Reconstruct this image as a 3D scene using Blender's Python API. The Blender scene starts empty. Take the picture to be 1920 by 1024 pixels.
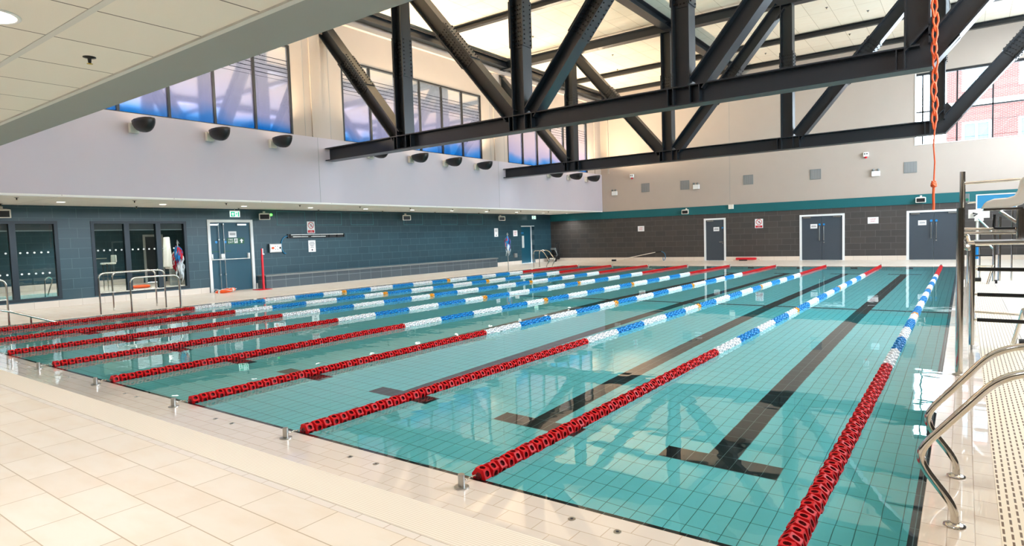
import bpy, bmesh, math, random
from mathutils import Vector, Matrix
random.seed(7)
PI = math.pi
D = bpy.data
COL = bpy.context.scene.collection

# ------------------------------------------------------------------ materials
def lin(c):
    return tuple(((v/255)/12.92 if v/255 <= .04045 else ((v/255+.055)/1.055)**2.4) for v in c) + (1,)
class NT:
    def __init__(s, m): s.t = m.node_tree; s.n = s.t.nodes; s.l = s.t.links
    def add(s, ty, **kw):
        n = s.n.new(ty)
        for k, v in kw.items(): setattr(n, k, v)
        return n
    def link(s, a, b): s.l.new(a, b)
    def math(s, op, a, b=None, c=None):
        n = s.n.new('ShaderNodeMath'); n.operation = op
        for i, v in enumerate((a, b, c)):
            if v is None: continue
            if isinstance(v, (int, float)): n.inputs[i].default_value = v
            else: s.l.new(v, n.inputs[i])
        return n.outputs[0]
    def coords(s):
        tc = s.n.new('ShaderNodeTexCoord'); sp = s.n.new('ShaderNodeSeparateXYZ')
        s.l.new(tc.outputs['Object'], sp.inputs[0]); return tc.outputs['Object'], sp.outputs
    def mix(s, f, a, b):
        n = s.n.new('ShaderNodeMix'); n.data_type = 'RGBA'
        for i, v in ((0, f), (6, a), (7, b)):
            if isinstance(v, (int, float, tuple)): n.inputs[i].default_value = v
            else: s.l.new(v, n.inputs[i])
        return n.outputs[2]
def base(name, col, rough=.5, metal=0, spec=.5, **kw):
    m = D.materials.new(name); m.use_nodes = True
    b = m.node_tree.nodes['Principled BSDF']
    b.inputs['Base Color'].default_value = col if len(col) == 4 else lin(col)
    b.inputs['Roughness'].default_value = rough; b.inputs['Metallic'].default_value = metal
    b.inputs['Specular IOR Level'].default_value = spec
    for k, v in kw.items(): b.inputs[k].default_value = v
    return m
def mottled(name, col, rough=.5, metal=0, amt=.06, scale=3, spec=.5, bump=0, bscale=200):
    m = base(name, col, rough, metal, spec); t = NT(m); b = t.n['Principled BSDF']
    co, _ = t.coords(); nz = t.add('ShaderNodeTexNoise'); nz.inputs['Scale'].default_value = scale
    nz.inputs['Detail'].default_value = 4; t.link(co, nz.inputs['Vector'])
    c = b.inputs['Base Color'].default_value[:]
    o = t.mix(nz.outputs['Fac'], tuple(v*(1-amt) for v in c[:3])+(1,), tuple(min(1, v*(1+amt)) for v in c[:3])+(1,))
    t.link(o, b.inputs['Base Color'])
    if bump:
        n2 = t.add('ShaderNodeTexNoise'); n2.inputs['Scale'].default_value = bscale; t.link(co, n2.inputs['Vector'])
        bp = t.add('ShaderNodeBump'); bp.inputs['Strength'].default_value = bump; bp.inputs['Distance'].default_value = .002
        t.link(n2.outputs['Fac'], bp.inputs['Height']); t.link(bp.outputs[0], b.inputs['Normal'])
    return m
def tiles(name, u, v, w, h, c1, c2, grout, gs=.004, off=.5, rough=.3, ou=0, ov=0, spec=.5, var=.5, noise=0, coat=0, freq=2):
    m = base(name, c1, rough, 0, spec); t = NT(m); b = t.n['Principled BSDF']
    co, xyz = t.coords(); cb = t.add('ShaderNodeCombineXYZ')
    t.link(t.math('ADD', xyz['XYZ'.index(u)], ou), cb.inputs[0]); t.link(t.math('ADD', xyz['XYZ'.index(v)], ov), cb.inputs[1])
    br = t.add('ShaderNodeTexBrick'); br.offset = off; br.offset_frequency = freq; br.squash = 1
    t.link(cb.outputs[0], br.inputs['Vector'])
    br.inputs['Scale'].default_value = 1; br.inputs['Brick Width'].default_value = w; br.inputs['Row Height'].default_value = h
    br.inputs['Mortar Size'].default_value = gs; br.inputs['Mortar Smooth'].default_value = .1; br.inputs['Bias'].default_value = 0
    br.inputs['Color1'].default_value = lin(c1); br.inputs['Color2'].default_value = lin(c2); br.inputs['Mortar'].default_value = lin(grout)
    out = br.outputs['Color']
    if noise:
        nz = t.add('ShaderNodeTexNoise'); nz.inputs['Scale'].default_value = 2.2; nz.inputs['Detail'].default_value = 6
        mp = t.add('ShaderNodeMapping'); mp.inputs['Scale'].default_value = (1, 2.5, 1); t.link(co, mp.inputs[0]); t.link(mp.outputs[0], nz.inputs['Vector'])
        cr = t.add('ShaderNodeValToRGB'); cr.color_ramp.elements[0].position = .42; cr.color_ramp.elements[1].position = .75
        cr.color_ramp.elements[0].color = (1, 1, 1, 1); cr.color_ramp.elements[1].color = (1-noise*.5, 1-noise, 1-noise*1.6, 1)
        t.link(nz.outputs['Fac'], cr.inputs[0])
        mx = t.add('ShaderNodeMix'); mx.data_type = 'RGBA'; mx.blend_type = 'MULTIPLY'; mx.inputs[0].default_value = 1
        t.link(out, mx.inputs[6]); t.link(cr.outputs[0], mx.inputs[7]); out = mx.outputs[2]
    t.link(out, b.inputs['Base Color'])
    bp = t.add('ShaderNodeBump'); bp.inputs['Strength'].default_value = .3; bp.inputs['Distance'].default_value = .002; bp.invert = True
    t.link(br.outputs['Fac'], bp.inputs['Height']); t.link(bp.outputs[0], b.inputs['Normal'])
    if coat: b.inputs['Coat Weight'].default_value = coat; b.inputs['Coat Roughness'].default_value = .015; b.inputs['Coat IOR'].default_value = 1.33
    return m
def emis(name, col, s):
    m = D.materials.new(name); m.use_nodes = True; t = NT(m); t.n.remove(t.n['Principled BSDF'])
    e = t.add('ShaderNodeEmission'); e.inputs[0].default_value = col if len(col) == 4 else lin(col); e.inputs[1].default_value = s
    t.link(e.outputs[0], t.n['Material Output'].inputs[0]); return m

M = {}
M['steel_dark'] = mottled('dark_steel_paint', (16, 24, 30), .34, 0, .12, 1.5, .6)
M['bolt'] = base('bolt_steel', (20, 20, 20), .4, .3)
M['upper_wall'] = mottled('cream_wall_panel', (176, 165, 155), .8, 0, .03, 2, .3)
M['fascia'] = mottled('grey_paint_lilac_light', (184, 178, 186), .75, 0, .03, 1.2, .3)  # grey wall paint with the lavender daylight put into its colour
M['soffit_grey'] = mottled('grey_soffit_paint', (150, 155, 154), .8, 0, .03, 2, .2)
M['roof'] = tiles('roof_board', 'Y', 'X', 2.4, .8, (224, 214, 198), (219, 209, 193), (176, 162, 142), .008, 0, .9, 0, .3, .1, noise=.05)
M['ceil_tile'] = tiles('mineral_ceiling_tile', 'Y', 'X', .63, .655, (228, 225, 216), (224, 221, 212), (110, 108, 104), .006, 0, .9, 1.64-.63, 4.54-.655*8, .1)
M['ceil_grid'] = base('ceiling_grid_white', (205, 206, 202), .6)
M['tile_left'] = tiles('slate_tile_left', 'Y', 'Z', .6, .30, (36, 66, 78), (41, 72, 84), (76, 104, 114), .005, .33, .32, 0, .09, .5)  # slate tile; teal of the reflected water put into its colour
M['tile_far'] = tiles('slate_tile_far', 'X', 'Z', .62, .30, (66, 64, 63), (74, 70, 67), (104, 102, 100), .005, .33, .4, 0, .1, .4)
M['teal'] = mottled('teal_paint', (4, 92, 98), .5, 0, .04)
M['floor'] = tiles('stone_floor_tile', 'X', 'Y', .59, .295, (238, 229, 217), (232, 221, 207), (190, 172, 148), .004, .33, .28, 0, .82+.295*20, .4, noise=.09)
M['ledge_n'] = tiles('ledge_tile', 'X', 'Y', .245, .125, (230, 220, 210), (226, 215, 204), (200, 182, 162), .003, .5, .22, .02, 0, .5, coat=1)
M['ledge_s'] = tiles('ledge_tile_side', 'Y', 'X', .245, .12, (228, 212, 192), (222, 206, 186), (178, 156, 134), .003, .5, .22, .02, -.52, .5, coat=1)
M['rim'] = tiles('narrow_deck_tile', 'X', 'Y', .245, .3, (234, 226, 218), (228, 220, 212), (185, 165, 145), .003, 0, .3)
M['skirt'] = tiles('cream_skirting_tile', 'Y', 'Z', .6, .5, (226, 218, 208), (220, 212, 202), (180, 168, 154), .004, 0, .3)
M['skirt_x'] = tiles('cream_skirting_tile_far', 'X', 'Z', .6, .5, (226, 214, 200), (220, 208, 194), (180, 165, 148), .004, 0, .3)
M['black_tile'] = tiles('black_pool_tile', 'X', 'Y', .125, .25, (24, 26, 30), (30, 32, 36), (120, 140, 140), .0025, 0, .3)
M['pool_tile'] = tiles('aqua_pool_tile', 'X', 'Y', .125, .25, (148, 242, 248), (141, 239, 245), (70, 140, 146), .003, 0, .3)
M['pool_side_y'] = tiles('aqua_pool_wall_tile', 'Y', 'Z', .25, .125, (148, 242, 248), (141, 239, 245), (80, 150, 155), .003, 0, .3)
M['pool_side_x'] = tiles('aqua_pool_end_tile', 'X', 'Z', .25, .125, (148, 242, 248), (141, 239, 245), (80, 150, 155), .003, 0, .3)
M['chrome'] = base('polished_steel', (215, 212, 205), .12, 1)
M['chrome_dull'] = base('brushed_steel', (185, 184, 180), .28, 1)
M['rubber'] = base('black_rubber', (16, 15, 14), .55)
M['white'] = base('white_paint', (228, 232, 232), .4)
M['white_plastic'] = base('white_plastic', (232, 228, 218), .35)
M['grey_plastic'] = base('grey_plastic', (120, 126, 126), .45)
M['dark_plastic'] = base('black_plastic', (18, 20, 22), .4)
M['frame'] = base('petrol_aluminium', (2, 28, 40), .35, .1)
M['frame_dark'] = base('dark_aluminium', (48, 50, 52), .4, .3)
M['door_teal'] = mottled('petrol_door', (8, 72, 92), .4, 0, .05)
M['door_grey'] = mottled('slate_door', (60, 70, 80), .45, 0, .05)
M['vent'] = None
M['red_plastic'] = base('red_float', (205, 12, 22), .5, 0, .25, **{'Subsurface Weight': 0})
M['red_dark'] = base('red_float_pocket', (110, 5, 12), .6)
M['blue_plastic'] = base('blue_float', (18, 140, 214), .5, 0, .3)
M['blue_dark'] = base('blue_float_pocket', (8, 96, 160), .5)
M['whitef'] = base('white_float', (242, 244, 246), .5, 0, .3)
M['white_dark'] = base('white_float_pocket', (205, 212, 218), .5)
M['orange_f'] = base('amber_float', (245, 165, 20), .35)
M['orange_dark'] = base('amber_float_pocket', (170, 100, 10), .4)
M['orange'] = base('orange_plastic', (240, 90, 25), .4)
M['orange_rope'] = base('orange_rope', (226, 88, 34), .6)
M['red'] = base('red_paint', (214, 20, 40), .4)
M['redsign'] = base('sign_red', (190, 20, 36), .4)
M['greensign'] = base('sign_green', (0, 84, 56), .4)
M['ink'] = base('ink', (40, 40, 60), .6)
M['paper'] = base('paper', (236, 238, 240), .6)
M['blue_dot'] = base('blue_disc', (20, 130, 200), .4)
M['flag_blue'] = base('blue_pennant', (30, 140, 215), .6)
M['flag_red'] = base('red_pennant', (205, 25, 55), .6)
M['flag_white'] = base('white_pennant', (232, 236, 240), .6)
M['gold'] = base('brass', (200, 170, 80), .3, 1)
M['exit_lit'] = emis('exit_sign_lit', (225, 255, 245), 1.3)
M['exit_green'] = emis('exit_sign_green', (0, 180, 130), 1.0)
M['green_led'] = emis('green_beacon', (70, 255, 60), 6)
M['lamp_warm'] = emis('warm_lamp_lens', (1, .80, .50, 1), 9)
M['lamp_down'] = emis('downlight_lens', (1, .93, .80, 1), 14)
M['hose'] = base('blue_hose', (25, 110, 150), .4)
M['brick'] = tiles('red_brick', 'X', 'Z', .225, .075, (100, 52, 46), (88, 44, 40), (122, 104, 98), .008, .5, .9)
M['concrete'] = mottled('pale_render', (210, 212, 210), .8)
M['panel_blue'] = base('blue_glazing', (60, 140, 185), .12, 0, .8)

def glass_thin(name, tint, refl, rough=0):
    m = D.materials.new(name); m.use_nodes = True; t = NT(m); t.n.remove(t.n['Principled BSDF'])
    tr = t.add('ShaderNodeBsdfTransparent'); tr.inputs[0].default_value = tint
    gl = t.add('ShaderNodeBsdfGlossy'); gl.inputs['Roughness'].default_value = rough
    fr = t.add('ShaderNodeFresnel'); fr.inputs[0].default_value = refl
    mx = t.add('ShaderNodeMixShader'); t.link(fr.outputs[0], mx.inputs[0]); t.link(tr.outputs[0], mx.inputs[1]); t.link(gl.outputs[0], mx.inputs[2])
    t.link(mx.outputs[0], t.n['Material Output'].inputs[0]); return m
M['glass_clear'] = glass_thin('clear_glass', (.93, .96, .97, 1), 1.45)
M['glass_int'] = glass_thin('grey_tinted_glass', (.72, .76, .76, 1), 1.5)

def water_mat():
    m = D.materials.new('pool_water'); m.use_nodes = True; t = NT(m); t.n.remove(t.n['Principled BSDF'])
    rf = t.add('ShaderNodeBsdfRefraction'); rf.inputs['IOR'].default_value = 1.33; rf.inputs['Roughness'].default_value = 0
    rf.inputs['Color'].default_value = (.92, 1, 1, 1)
    gl = t.add('ShaderNodeBsdfGlossy'); gl.inputs['Roughness'].default_value = .008; gl.inputs['Color'].default_value = (1, 1, 1, 1)
    fr = t.add('ShaderNodeFresnel'); fr.inputs[0].default_value = 1.33
    co, _ = t.coords()
    n1 = t.add('ShaderNodeTexNoise'); n1.inputs['Scale'].default_value = 1.1; n1.inputs['Detail'].default_value = 3; t.link(co, n1.inputs['Vector'])
    bp = t.add('ShaderNodeBump'); bp.inputs['Strength'].default_value = .35; bp.inputs['Distance'].default_value = .012
    t.link(n1.outputs['Fac'], bp.inputs['Height'])
    for n in (rf, gl, fr): t.link(bp.outputs[0], n.inputs['Normal'])
    mx = t.add('ShaderNodeMixShader'); t.link(fr.outputs[0], mx.inputs[0]); t.link(rf.outputs[0], mx.inputs[1]); t.link(gl.outputs[0], mx.inputs[2])
    t.link(mx.outputs[0], t.n['Material Output'].inputs[0]); return m
M['water'] = water_mat()

def painted_refl_mat():   # high windows: pink of the reflected warm ceiling painted in by height, blue towards the sill, ceramic frit lines near the head
    m = base('painted_refl_glass', (.5, .5, .5, 1), .05, 1); t = NT(m); b = t.n['Principled BSDF']
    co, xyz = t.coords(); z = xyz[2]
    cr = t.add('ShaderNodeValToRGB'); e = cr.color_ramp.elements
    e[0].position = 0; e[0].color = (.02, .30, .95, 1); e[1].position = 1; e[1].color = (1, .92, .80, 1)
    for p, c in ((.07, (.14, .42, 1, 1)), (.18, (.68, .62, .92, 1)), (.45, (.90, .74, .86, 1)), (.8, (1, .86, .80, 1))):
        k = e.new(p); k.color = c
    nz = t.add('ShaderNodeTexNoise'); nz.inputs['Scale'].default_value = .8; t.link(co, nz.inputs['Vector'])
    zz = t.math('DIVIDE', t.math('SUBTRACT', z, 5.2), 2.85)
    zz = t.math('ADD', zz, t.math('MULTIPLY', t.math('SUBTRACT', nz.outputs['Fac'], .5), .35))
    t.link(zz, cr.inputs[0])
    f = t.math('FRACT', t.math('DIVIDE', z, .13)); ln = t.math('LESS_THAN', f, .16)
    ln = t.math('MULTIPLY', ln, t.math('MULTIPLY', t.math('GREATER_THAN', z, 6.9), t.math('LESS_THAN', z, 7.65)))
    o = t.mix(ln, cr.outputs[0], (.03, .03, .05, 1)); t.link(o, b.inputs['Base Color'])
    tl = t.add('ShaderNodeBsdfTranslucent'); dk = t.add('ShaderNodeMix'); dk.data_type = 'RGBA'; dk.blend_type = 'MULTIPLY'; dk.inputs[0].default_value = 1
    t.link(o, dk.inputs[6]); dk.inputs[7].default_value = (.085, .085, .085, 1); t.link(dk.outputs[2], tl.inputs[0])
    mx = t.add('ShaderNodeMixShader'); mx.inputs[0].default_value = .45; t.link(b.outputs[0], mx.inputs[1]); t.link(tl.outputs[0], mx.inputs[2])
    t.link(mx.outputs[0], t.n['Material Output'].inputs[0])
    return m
M['painted_refl'] = painted_refl_mat()

def grate_mat(name, a, b_):
    m = base(name, (240, 226, 200), .45); t = NT(m); b = t.n['Principled BSDF']
    co, xyz = t.coords(); u = t.math('DIVIDE', xyz['XYZ'.index(a)], .036); v = t.math('DIVIDE', xyz['XYZ'.index(b_)], .098)
    v = t.math('ADD', v, t.math('MULTIPLY', t.math('FLOOR', u), .5))
    fu = t.math('ABSOLUTE', t.math('SUBTRACT', t.math('FRACT', u), .5)); fv = t.math('ABSOLUTE', t.math('SUBTRACT', t.math('FRACT', v), .5))
    s = t.math('MULTIPLY', t.math('LESS_THAN', fu, .15), t.math('LESS_THAN', fv, .34))
    o = t.mix(s, lin((240, 226, 200)), lin((104, 70, 22))); t.link(o, b.inputs['Base Color'])
    bp = t.add('ShaderNodeBump'); bp.inputs['Strength'].default_value = .6; bp.inputs['Distance'].default_value = .006; bp.invert = True
    t.link(s, bp.inputs['Height']); t.link(bp.outputs[0], b.inputs['Normal']); return m
M['grate_s'] = grate_mat('slotted_gutter_grating', 'X', 'Y')
def bars_mat(name, a, p=.018, c1=(240, 232, 220), c2=(216, 204, 186)):
    m = base(name, c1, .4); t = NT(m); b = t.n['Principled BSDF']; co, xyz = t.coords()
    s = t.math('LESS_THAN', t.math('FRACT', t.math('DIVIDE', xyz['XYZ'.index(a)], p)), .3)
    t.link(t.mix(s, lin(c1), lin(c2)), b.inputs['Base Color']); return m
M['grate_n'] = bars_mat('ribbed_gutter_grating', 'Y')
M['vent'] = bars_mat('grey_vent', 'X', .06, (140, 142, 142), (96, 98, 98))

# ------------------------------------------------------------------ mesh builder
class MB:
    def __init__(s): s.v = []; s.f = []; s.mi = []; s.sm = []
    def add(s, vs, fs, mi=0, sm=False):
        o = len(s.v); s.v += [tuple(v) for v in vs]
        for f in fs: s.f.append(tuple(i+o for i in f)); s.mi.append(mi); s.sm.append(sm)
        return s
    def box(s, a, b, mi=0):
        x0, y0, z0 = (min(a[i], b[i]) for i in range(3)); x1, y1, z1 = (max(a[i], b[i]) for i in range(3))
        return s.add([(x0,y0,z0),(x1,y0,z0),(x1,y1,z0),(x0,y1,z0),(x0,y0,z1),(x1,y0,z1),(x1,y1,z1),(x0,y1,z1)],
              [(0,3,2,1),(4,5,6,7),(0,1,5,4),(1,2,6,5),(2,3,7,6),(3,0,4,7)], mi)
    def obox(s, c, ax, ay, az, mi=0):   # oriented box: centre + half-axis vectors
        c, ax, ay, az = map(Vector, (c, ax, ay, az)); vs = []
        for k in (-1, 1):
            for i, j in ((-1,-1),(1,-1),(1,1),(-1,1)): vs.append(c+ax*i+ay*j+az*k)
        return s.add(vs, [(0,3,2,1),(4,5,6,7),(0,1,5,4),(1,2,6,5),(2,3,7,6),(3,0,4,7)], mi)
    def quad(s, pts, mi=0): return s.add(pts, [tuple(range(len(pts)))], mi)
    def tube(s, pts, r, n=10, mi=0, bend=0, closed=False, r1=None):
        pts = [Vector(p) for p in pts]
        if bend and len(pts) > 2:
            q = [pts[0]]
            for i in range(1, len(pts)-1):
                a, b, c = pts[i-1], pts[i], pts[i+1]
                d1 = min(bend, (a-b).length*.48); d2 = min(bend, (c-b).length*.48)
                p0 = b+(a-b).normalized()*d1; p2 = b+(c-b).normalized()*d2
                for k in range(6):
                    t = k/5; q.append(p0*(1-t)**2+b*2*t*(1-t)+p2*t*t)
            q.append(pts[-1]); pts = q
        N = len(pts); rings = []; up = None
        for i, p in enumerate(pts):
            if closed: d = (pts[(i+1) % N]-pts[i-1]).normalized()
            else: d = (pts[min(i+1, N-1)]-pts[max(i-1, 0)]).normalized()
            if up is None:
                up = Vector((0, 0, 1)) if abs(d.z) < .9 else Vector((1, 0, 0))
            u = (up-d*up.dot(d)).normalized(); w = d.cross(u); up = u
            rr = r if r1 is None else r+(r1-r)*i/(N-1)
            rings.append([p+(u*math.cos(2*PI*k/n)+w*math.sin(2*PI*k/n))*rr for k in range(n)])
        vs = [v for R in rings for v in R]; fs = []
        for i in range(N if closed else N-1):
            a = i*n; b = ((i+1) % N)*n
            for k in range(n): fs.append((a+k, a+(k+1) % n, b+(k+1) % n, b+k))
        s.add(vs, fs, mi, True)
        if not closed:
            s.add(rings[0], [tuple(range(n))[::-1]], mi); s.add(rings[-1], [tuple(range(n))], mi)
        return s
    def cyl(s, a, b, r, n=16, mi=0, r1=None): return s.tube([a, b], r, n, mi, r1=r1)
    def lathe(s, c, prof, n=24, mi=0, axis=(0, 0, 1)):
        ax = Vector(axis).normalized(); u = ax.orthogonal().normalized(); w = ax.cross(u); c = Vector(c)
        vs = [c+ax*h+(u*math.cos(2*PI*k/n)+w*math.sin(2*PI*k/n))*r for r, h in prof for k in range(n)]
        fs = [(i*n+k, i*n+(k+1) % n, (i+1)*n+(k+1) % n, (i+1)*n+k) for i in range(len(prof)-1) for k in range(n)]
        return s.add(vs, fs, mi, True)
    def make(s, name, mats, parent=None):
        me = D.meshes.new(name); me.from_pydata(s.v, [], s.f)
        for m in (mats if isinstance(mats, (list, tuple)) else [mats]): me.materials.append(M[m] if isinstance(m, str) else m)
        me.polygons.foreach_set('material_index', s.mi); me.polygons.foreach_set('use_smooth', s.sm)
        me.update()
        bm = bmesh.new(); bm.from_mesh(me); bmesh.ops.recalc_face_normals(bm, faces=bm.faces); bm.to_mesh(me); bm.free()
        return link(name, me, parent)
def link(name, me, parent=None):
    o = D.objects.new(name, me); COL.objects.link(o)
    if parent:
        o.parent = parent
        o.matrix_parent_inverse = Matrix.Translation(-parent.location)   # children are built in world space
    return o
def bevel(o, w=.004, seg=2):
    m = o.modifiers.new('bevel', 'BEVEL'); m.width = w; m.segments = seg; m.limit_method = 'ANGLE'; m.angle_limit = .7
    return o
def tag(o, label, cat, group=None, kind=None):
    o['label'] = label; o['category'] = cat
    if group: o['group'] = group
    if kind: o['kind'] = kind
    return o
def thing(name, loc, label, cat, group=None):
    o = D.objects.new(name, None); COL.objects.link(o); o.location = loc; o.empty_display_size = .1
    return tag(o, label, cat, group)
def struct(o): o['kind'] = 'structure'; return o
def sempty(name, loc=(0, 0, 0)):
    o = D.objects.new(name, None); COL.objects.link(o); o.location = loc; return struct(o)
def copy_tree(o, parent=None, delta=None):
    c = o.copy(); COL.objects.link(c)
    if parent: c.parent = parent
    for ch in list(o.children): copy_tree(ch, c)
    if delta is not None: c.location = o.location+Vector(delta)
    return c
def text_mb(txt, size, origin, ux, uy, mat, name, parent, align='CENTER'):
    cu = D.curves.new('t', 'FONT'); cu.body = txt; cu.size = size; cu.align_x = align; cu.align_y = 'CENTER'; cu.resolution_u = 2
    ob = D.objects.new('t', cu); COL.objects.link(ob); dg = bpy.context.evaluated_depsgraph_get(); dg.update()
    me = D.meshes.new_from_object(ob.evaluated_get(dg)); D.objects.remove(ob)
    ux, uy, o = Vector(ux), Vector(uy), Vector(origin)
    for v in me.vertices: v.co = o+ux*v.co.x+uy*v.co.y
    me.materials.clear(); me.materials.append(M[mat]); me.name = name
    return link(name, me, parent)

# ------------------------------------------------------------------ key dimensions (metres)
PX0, PX1, PY1 = -16.4, .52, 25.0           # pool: x from PX0 to PX1, y from 0 to PY1
XL, XF, YF, ZS = -20.75, -17.0, 30.5, 2.97  # left wall, upper left wall, far wall, soffit height
XR, YB, ZC = 5.0, -8.0, 9.95
W = 1.958                                   # lane rope spacing
T1, T2 = 10.6, 20.73                        # truss planes

# ------------------------------------------------------------------ deck
b = MB()
for (x0, y0, x1, y1) in ((XL, YB, XR, -.82), (1.42, -.82, XR, YF), (XL, 25.8, 1.42, YF), (XL, -.82, -17.2, 25.8)):
    b.box((x0, y0, -.2), (x1, y1, 0))
struct(b.make('floor', 'floor'))
b = MB(); b.box((-16.85, -.45, -.2), (.87, -.06, -.002)); b.box((-16.85, PY1+.06, -.2), (.87, 25.45, -.002)); struct(b.make('pool_ledge', 'ledge_n'))
b = MB(); b.box((PX1+.0, -.06, -.2), (.87, PY1+.06, -.0021)); b.box((-16.85, -.06, -.2), (PX0, PY1+.06, -.0021)); struct(b.make('pool_ledge', 'ledge_s'))
b = MB(); b.box((PX0, -.06, -.2), (PX1, 0, -.0022)); b.box((PX0, PY1, -.2), (PX1, PY1+.06, -.0022)); struct(b.make('pool_ledge', 'ledge_n'))
b = MB(); b.box((-17.2, -.76, -.2), (.87, -.45, .001)); b.box((-17.2, 25.45, -.2), (.87, 25.75, .001)); struct(b.make('gutter_grating', 'grate_n'))
b = MB(); b.box((.87, -.76, -.2), (1.35, 25.75, .001)); struct(b.make('gutter_grating', 'grate_s'))
b = MB(); b.box((-17.15, -.45, -.2), (-16.85, 25.45, .001)); struct(b.make('gutter_grating', bars_mat('ribbed_gutter_grating_side', 'X')))
b = MB(); b.box((-17.2, -.82, -.2), (1.42, -.765, .0)); b.box((1.355, -.765, -.2), (1.42, 25.8, 0)); b.box((-17.2, 25.755, -.2), (1.35, 25.8, 0)); b.box((-17.2, -.76, -.2), (-17.155, 25.75, 0))
struct(b.make('gutter_rim', 'rim'))

# ------------------------------------------------------------------ pool basin
def zf(y): return -1.0 if y <= 11.7 else -1.0-(y-11.7)/(PY1-11.7)*.9
b = MB()
b.quad([(PX0,0,-1),(PX1,0,-1),(PX1,11.7,-1),(PX0,11.7,-1)], 0); b.quad([(PX0,11.7,-1),(PX1,11.7,-1),(PX1,PY1,-1.9),(PX0,PY1,-1.9)], 0)
b.quad([(PX0,0,-1),(PX0,11.7,-1),(PX0,PY1,-1.9),(PX0,PY1,-.01),(PX0,0,-.01)], 1)
b.quad([(PX1,0,-1),(PX1,11.7,-1),(PX1,PY1,-1.9),(PX1,PY1,-.01),(PX1,0,-.01)], 1)
b.quad([(PX0,0,-1),(PX1,0,-1),(PX1,0,-.01),(PX0,0,-.01)], 2); b.quad([(PX0,PY1,-1.9),(PX1,PY1,-1.9),(PX1,PY1,-.01),(PX0,PY1,-.01)], 2)
def strip(x0, x1, y0, y1, e=.003):
    ys = [y0]+([11.7] if y0 < 11.7 < y1 else [])+[y1]
    for i in range(len(ys)-1):
        a, c = ys[i], ys[i+1]; b.quad([(x0,a,zf(a)+e),(x1,a,zf(a)+e),(x1,c,zf(c)+e),(x0,c,zf(c)+e)], 3)
for k in range(8):
    xc = -W*(k+.5); xc = round(xc/.125)*.125
    strip(xc-.125, xc+.125, 2.25, 22.6); strip(xc-.5, xc+.5, 2.0, 2.25, .004); strip(xc-.5, xc+.5, 22.6, 22.85, .004)
    b.box((xc-.12, PY1-.012, -1.2), (xc+.12, PY1-.001, -.35), 3)
strip(PX0, PX1, 11.65, 11.8, .005)
# black edge tiles just under the waterline
b.box((PX0, .001, -.09), (PX1, .045, -.012), 3); b.box((PX0, PY1-.045, -.09), (PX1, PY1-.001, -.012), 3)
b.box((PX0+.001, .045, -.09), (PX0+.045, PY1-.045, -.012), 3); b.box((PX1-.045, .045, -.09), (PX1-.001, PY1-.045, -.012), 3)
struct(b.make('pool_basin', ['pool_tile', 'pool_side_y', 'pool_side_x', 'black_tile']))
b = MB(); b.quad([(PX0, 0, -.006), (PX1, 0, -.006), (PX1, PY1, -.006), (PX0, PY1, -.006)]); o = b.make('pool_water', 'water'); struct(o)

# ------------------------------------------------------------------ walls
def wall_x(mb, x0, x1, y0, y1, z0, z1, holes, mi=0):     # wall between two x planes with rectangular holes (ya, yb, za, zb)
    ys = sorted({y0, y1, *[h[0] for h in holes], *[h[1] for h in holes]})
    for a, c in zip(ys, ys[1:]):
        cut = sorted([(h[2], h[3]) for h in holes if h[0] <= a+1e-6 and h[1] >= c-1e-6]); z = z0
        for za, zb in cut:
            if za > z+1e-6: mb.box((x0, a, z), (x1, c, za), mi)
            z = zb
        if z < z1-1e-6: mb.box((x0, a, z), (x1, c, z1), mi)
def wall_y(mb, y0, y1, x0, x1, z0, z1, holes, mi=0):
    xs = sorted({x0, x1, *[h[0] for h in holes], *[h[1] for h in holes]})
    for a, c in zip(xs, xs[1:]):
        cut = sorted([(h[2], h[3]) for h in holes if h[0] <= a+1e-6 and h[1] >= c-1e-6]); z = z0
        for za, zb in cut:
            if za > z+1e-6: mb.box((a, y0, z), (c, y1, za), mi)
            z = zb
        if z < z1-1e-6: mb.box((a, y0, z), (c, y1, z1), mi)
WIN1 = (-.2, 3.70, .24, 2.52); WIN2 = (4.55, 7.42, .24, 2.52)
DOORL = (8.14, 9.86, 0, 2.58); DOORC = (27.2, 28.6, 0, 2.28)
b = MB(); wall_x(b, XL-.3, XL, YB, YF, 0, ZS, [WIN1, WIN2, DOORL, DOORC]); struct(b.make('wall_left', 'tile_left'))
b = MB()
for a, c in ((YB, 8.1), (9.9, 9.95), (24.12, 27.16), (28.64, YF)): b.box((XL, a, 0), (XL+.015, c, .2))
struct(b.make('baseboard_left', 'skirt'))
FD = [(-10.82, -9.64, 0, 2.29), (-5.98, -3.97, 0, 2.26), (-1.45, .62, 0, 2.24)]
b = MB(); wall_y(b, YF, YF+.3, XL-.3, XR+.3, 0, 2.53, FD); struct(b.make('wall_far', 'tile_far'))
b = MB(); b.box((XL-.3, YF+1.6, -.2), (XR+.3, YF+1.8, 3)); b.box((XL-.3, YF+.3, 2.98), (XR+.3, YF+1.6, 3.1)); b.box((XL-.3, YF+.3, -.2), (XR+.3, YF+1.6, 0)); struct(b.make('wall_light_block_far', 'concrete'))  # unseen shell behind the far doors, added to stop sky light leaking in
b = MB(); b.box((XL-.9, 7.8, -.1), (XL-.6, 30, 3)); b.box((XL-.6, 7.8, 2.98), (XL-.3, 30, 3.1)); struct(b.make('wall_light_block_left', 'concrete'))  # unseen backing added behind the left doors to block sky through the gaps
b = MB()
for a, c in ((XL+.02, -10.82), (-9.64, -5.98), (-3.97, -1.45), (.62, XR)): b.box((a, YF-.015, 0), (c, YF, .2))
struct(b.make('baseboard_far', 'skirt_x'))
b = MB(); b.box((XL, YF-.03, 2.53), (XR, YF-.001, 2.964)); struct(b.make('trim_far', 'teal'))
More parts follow.
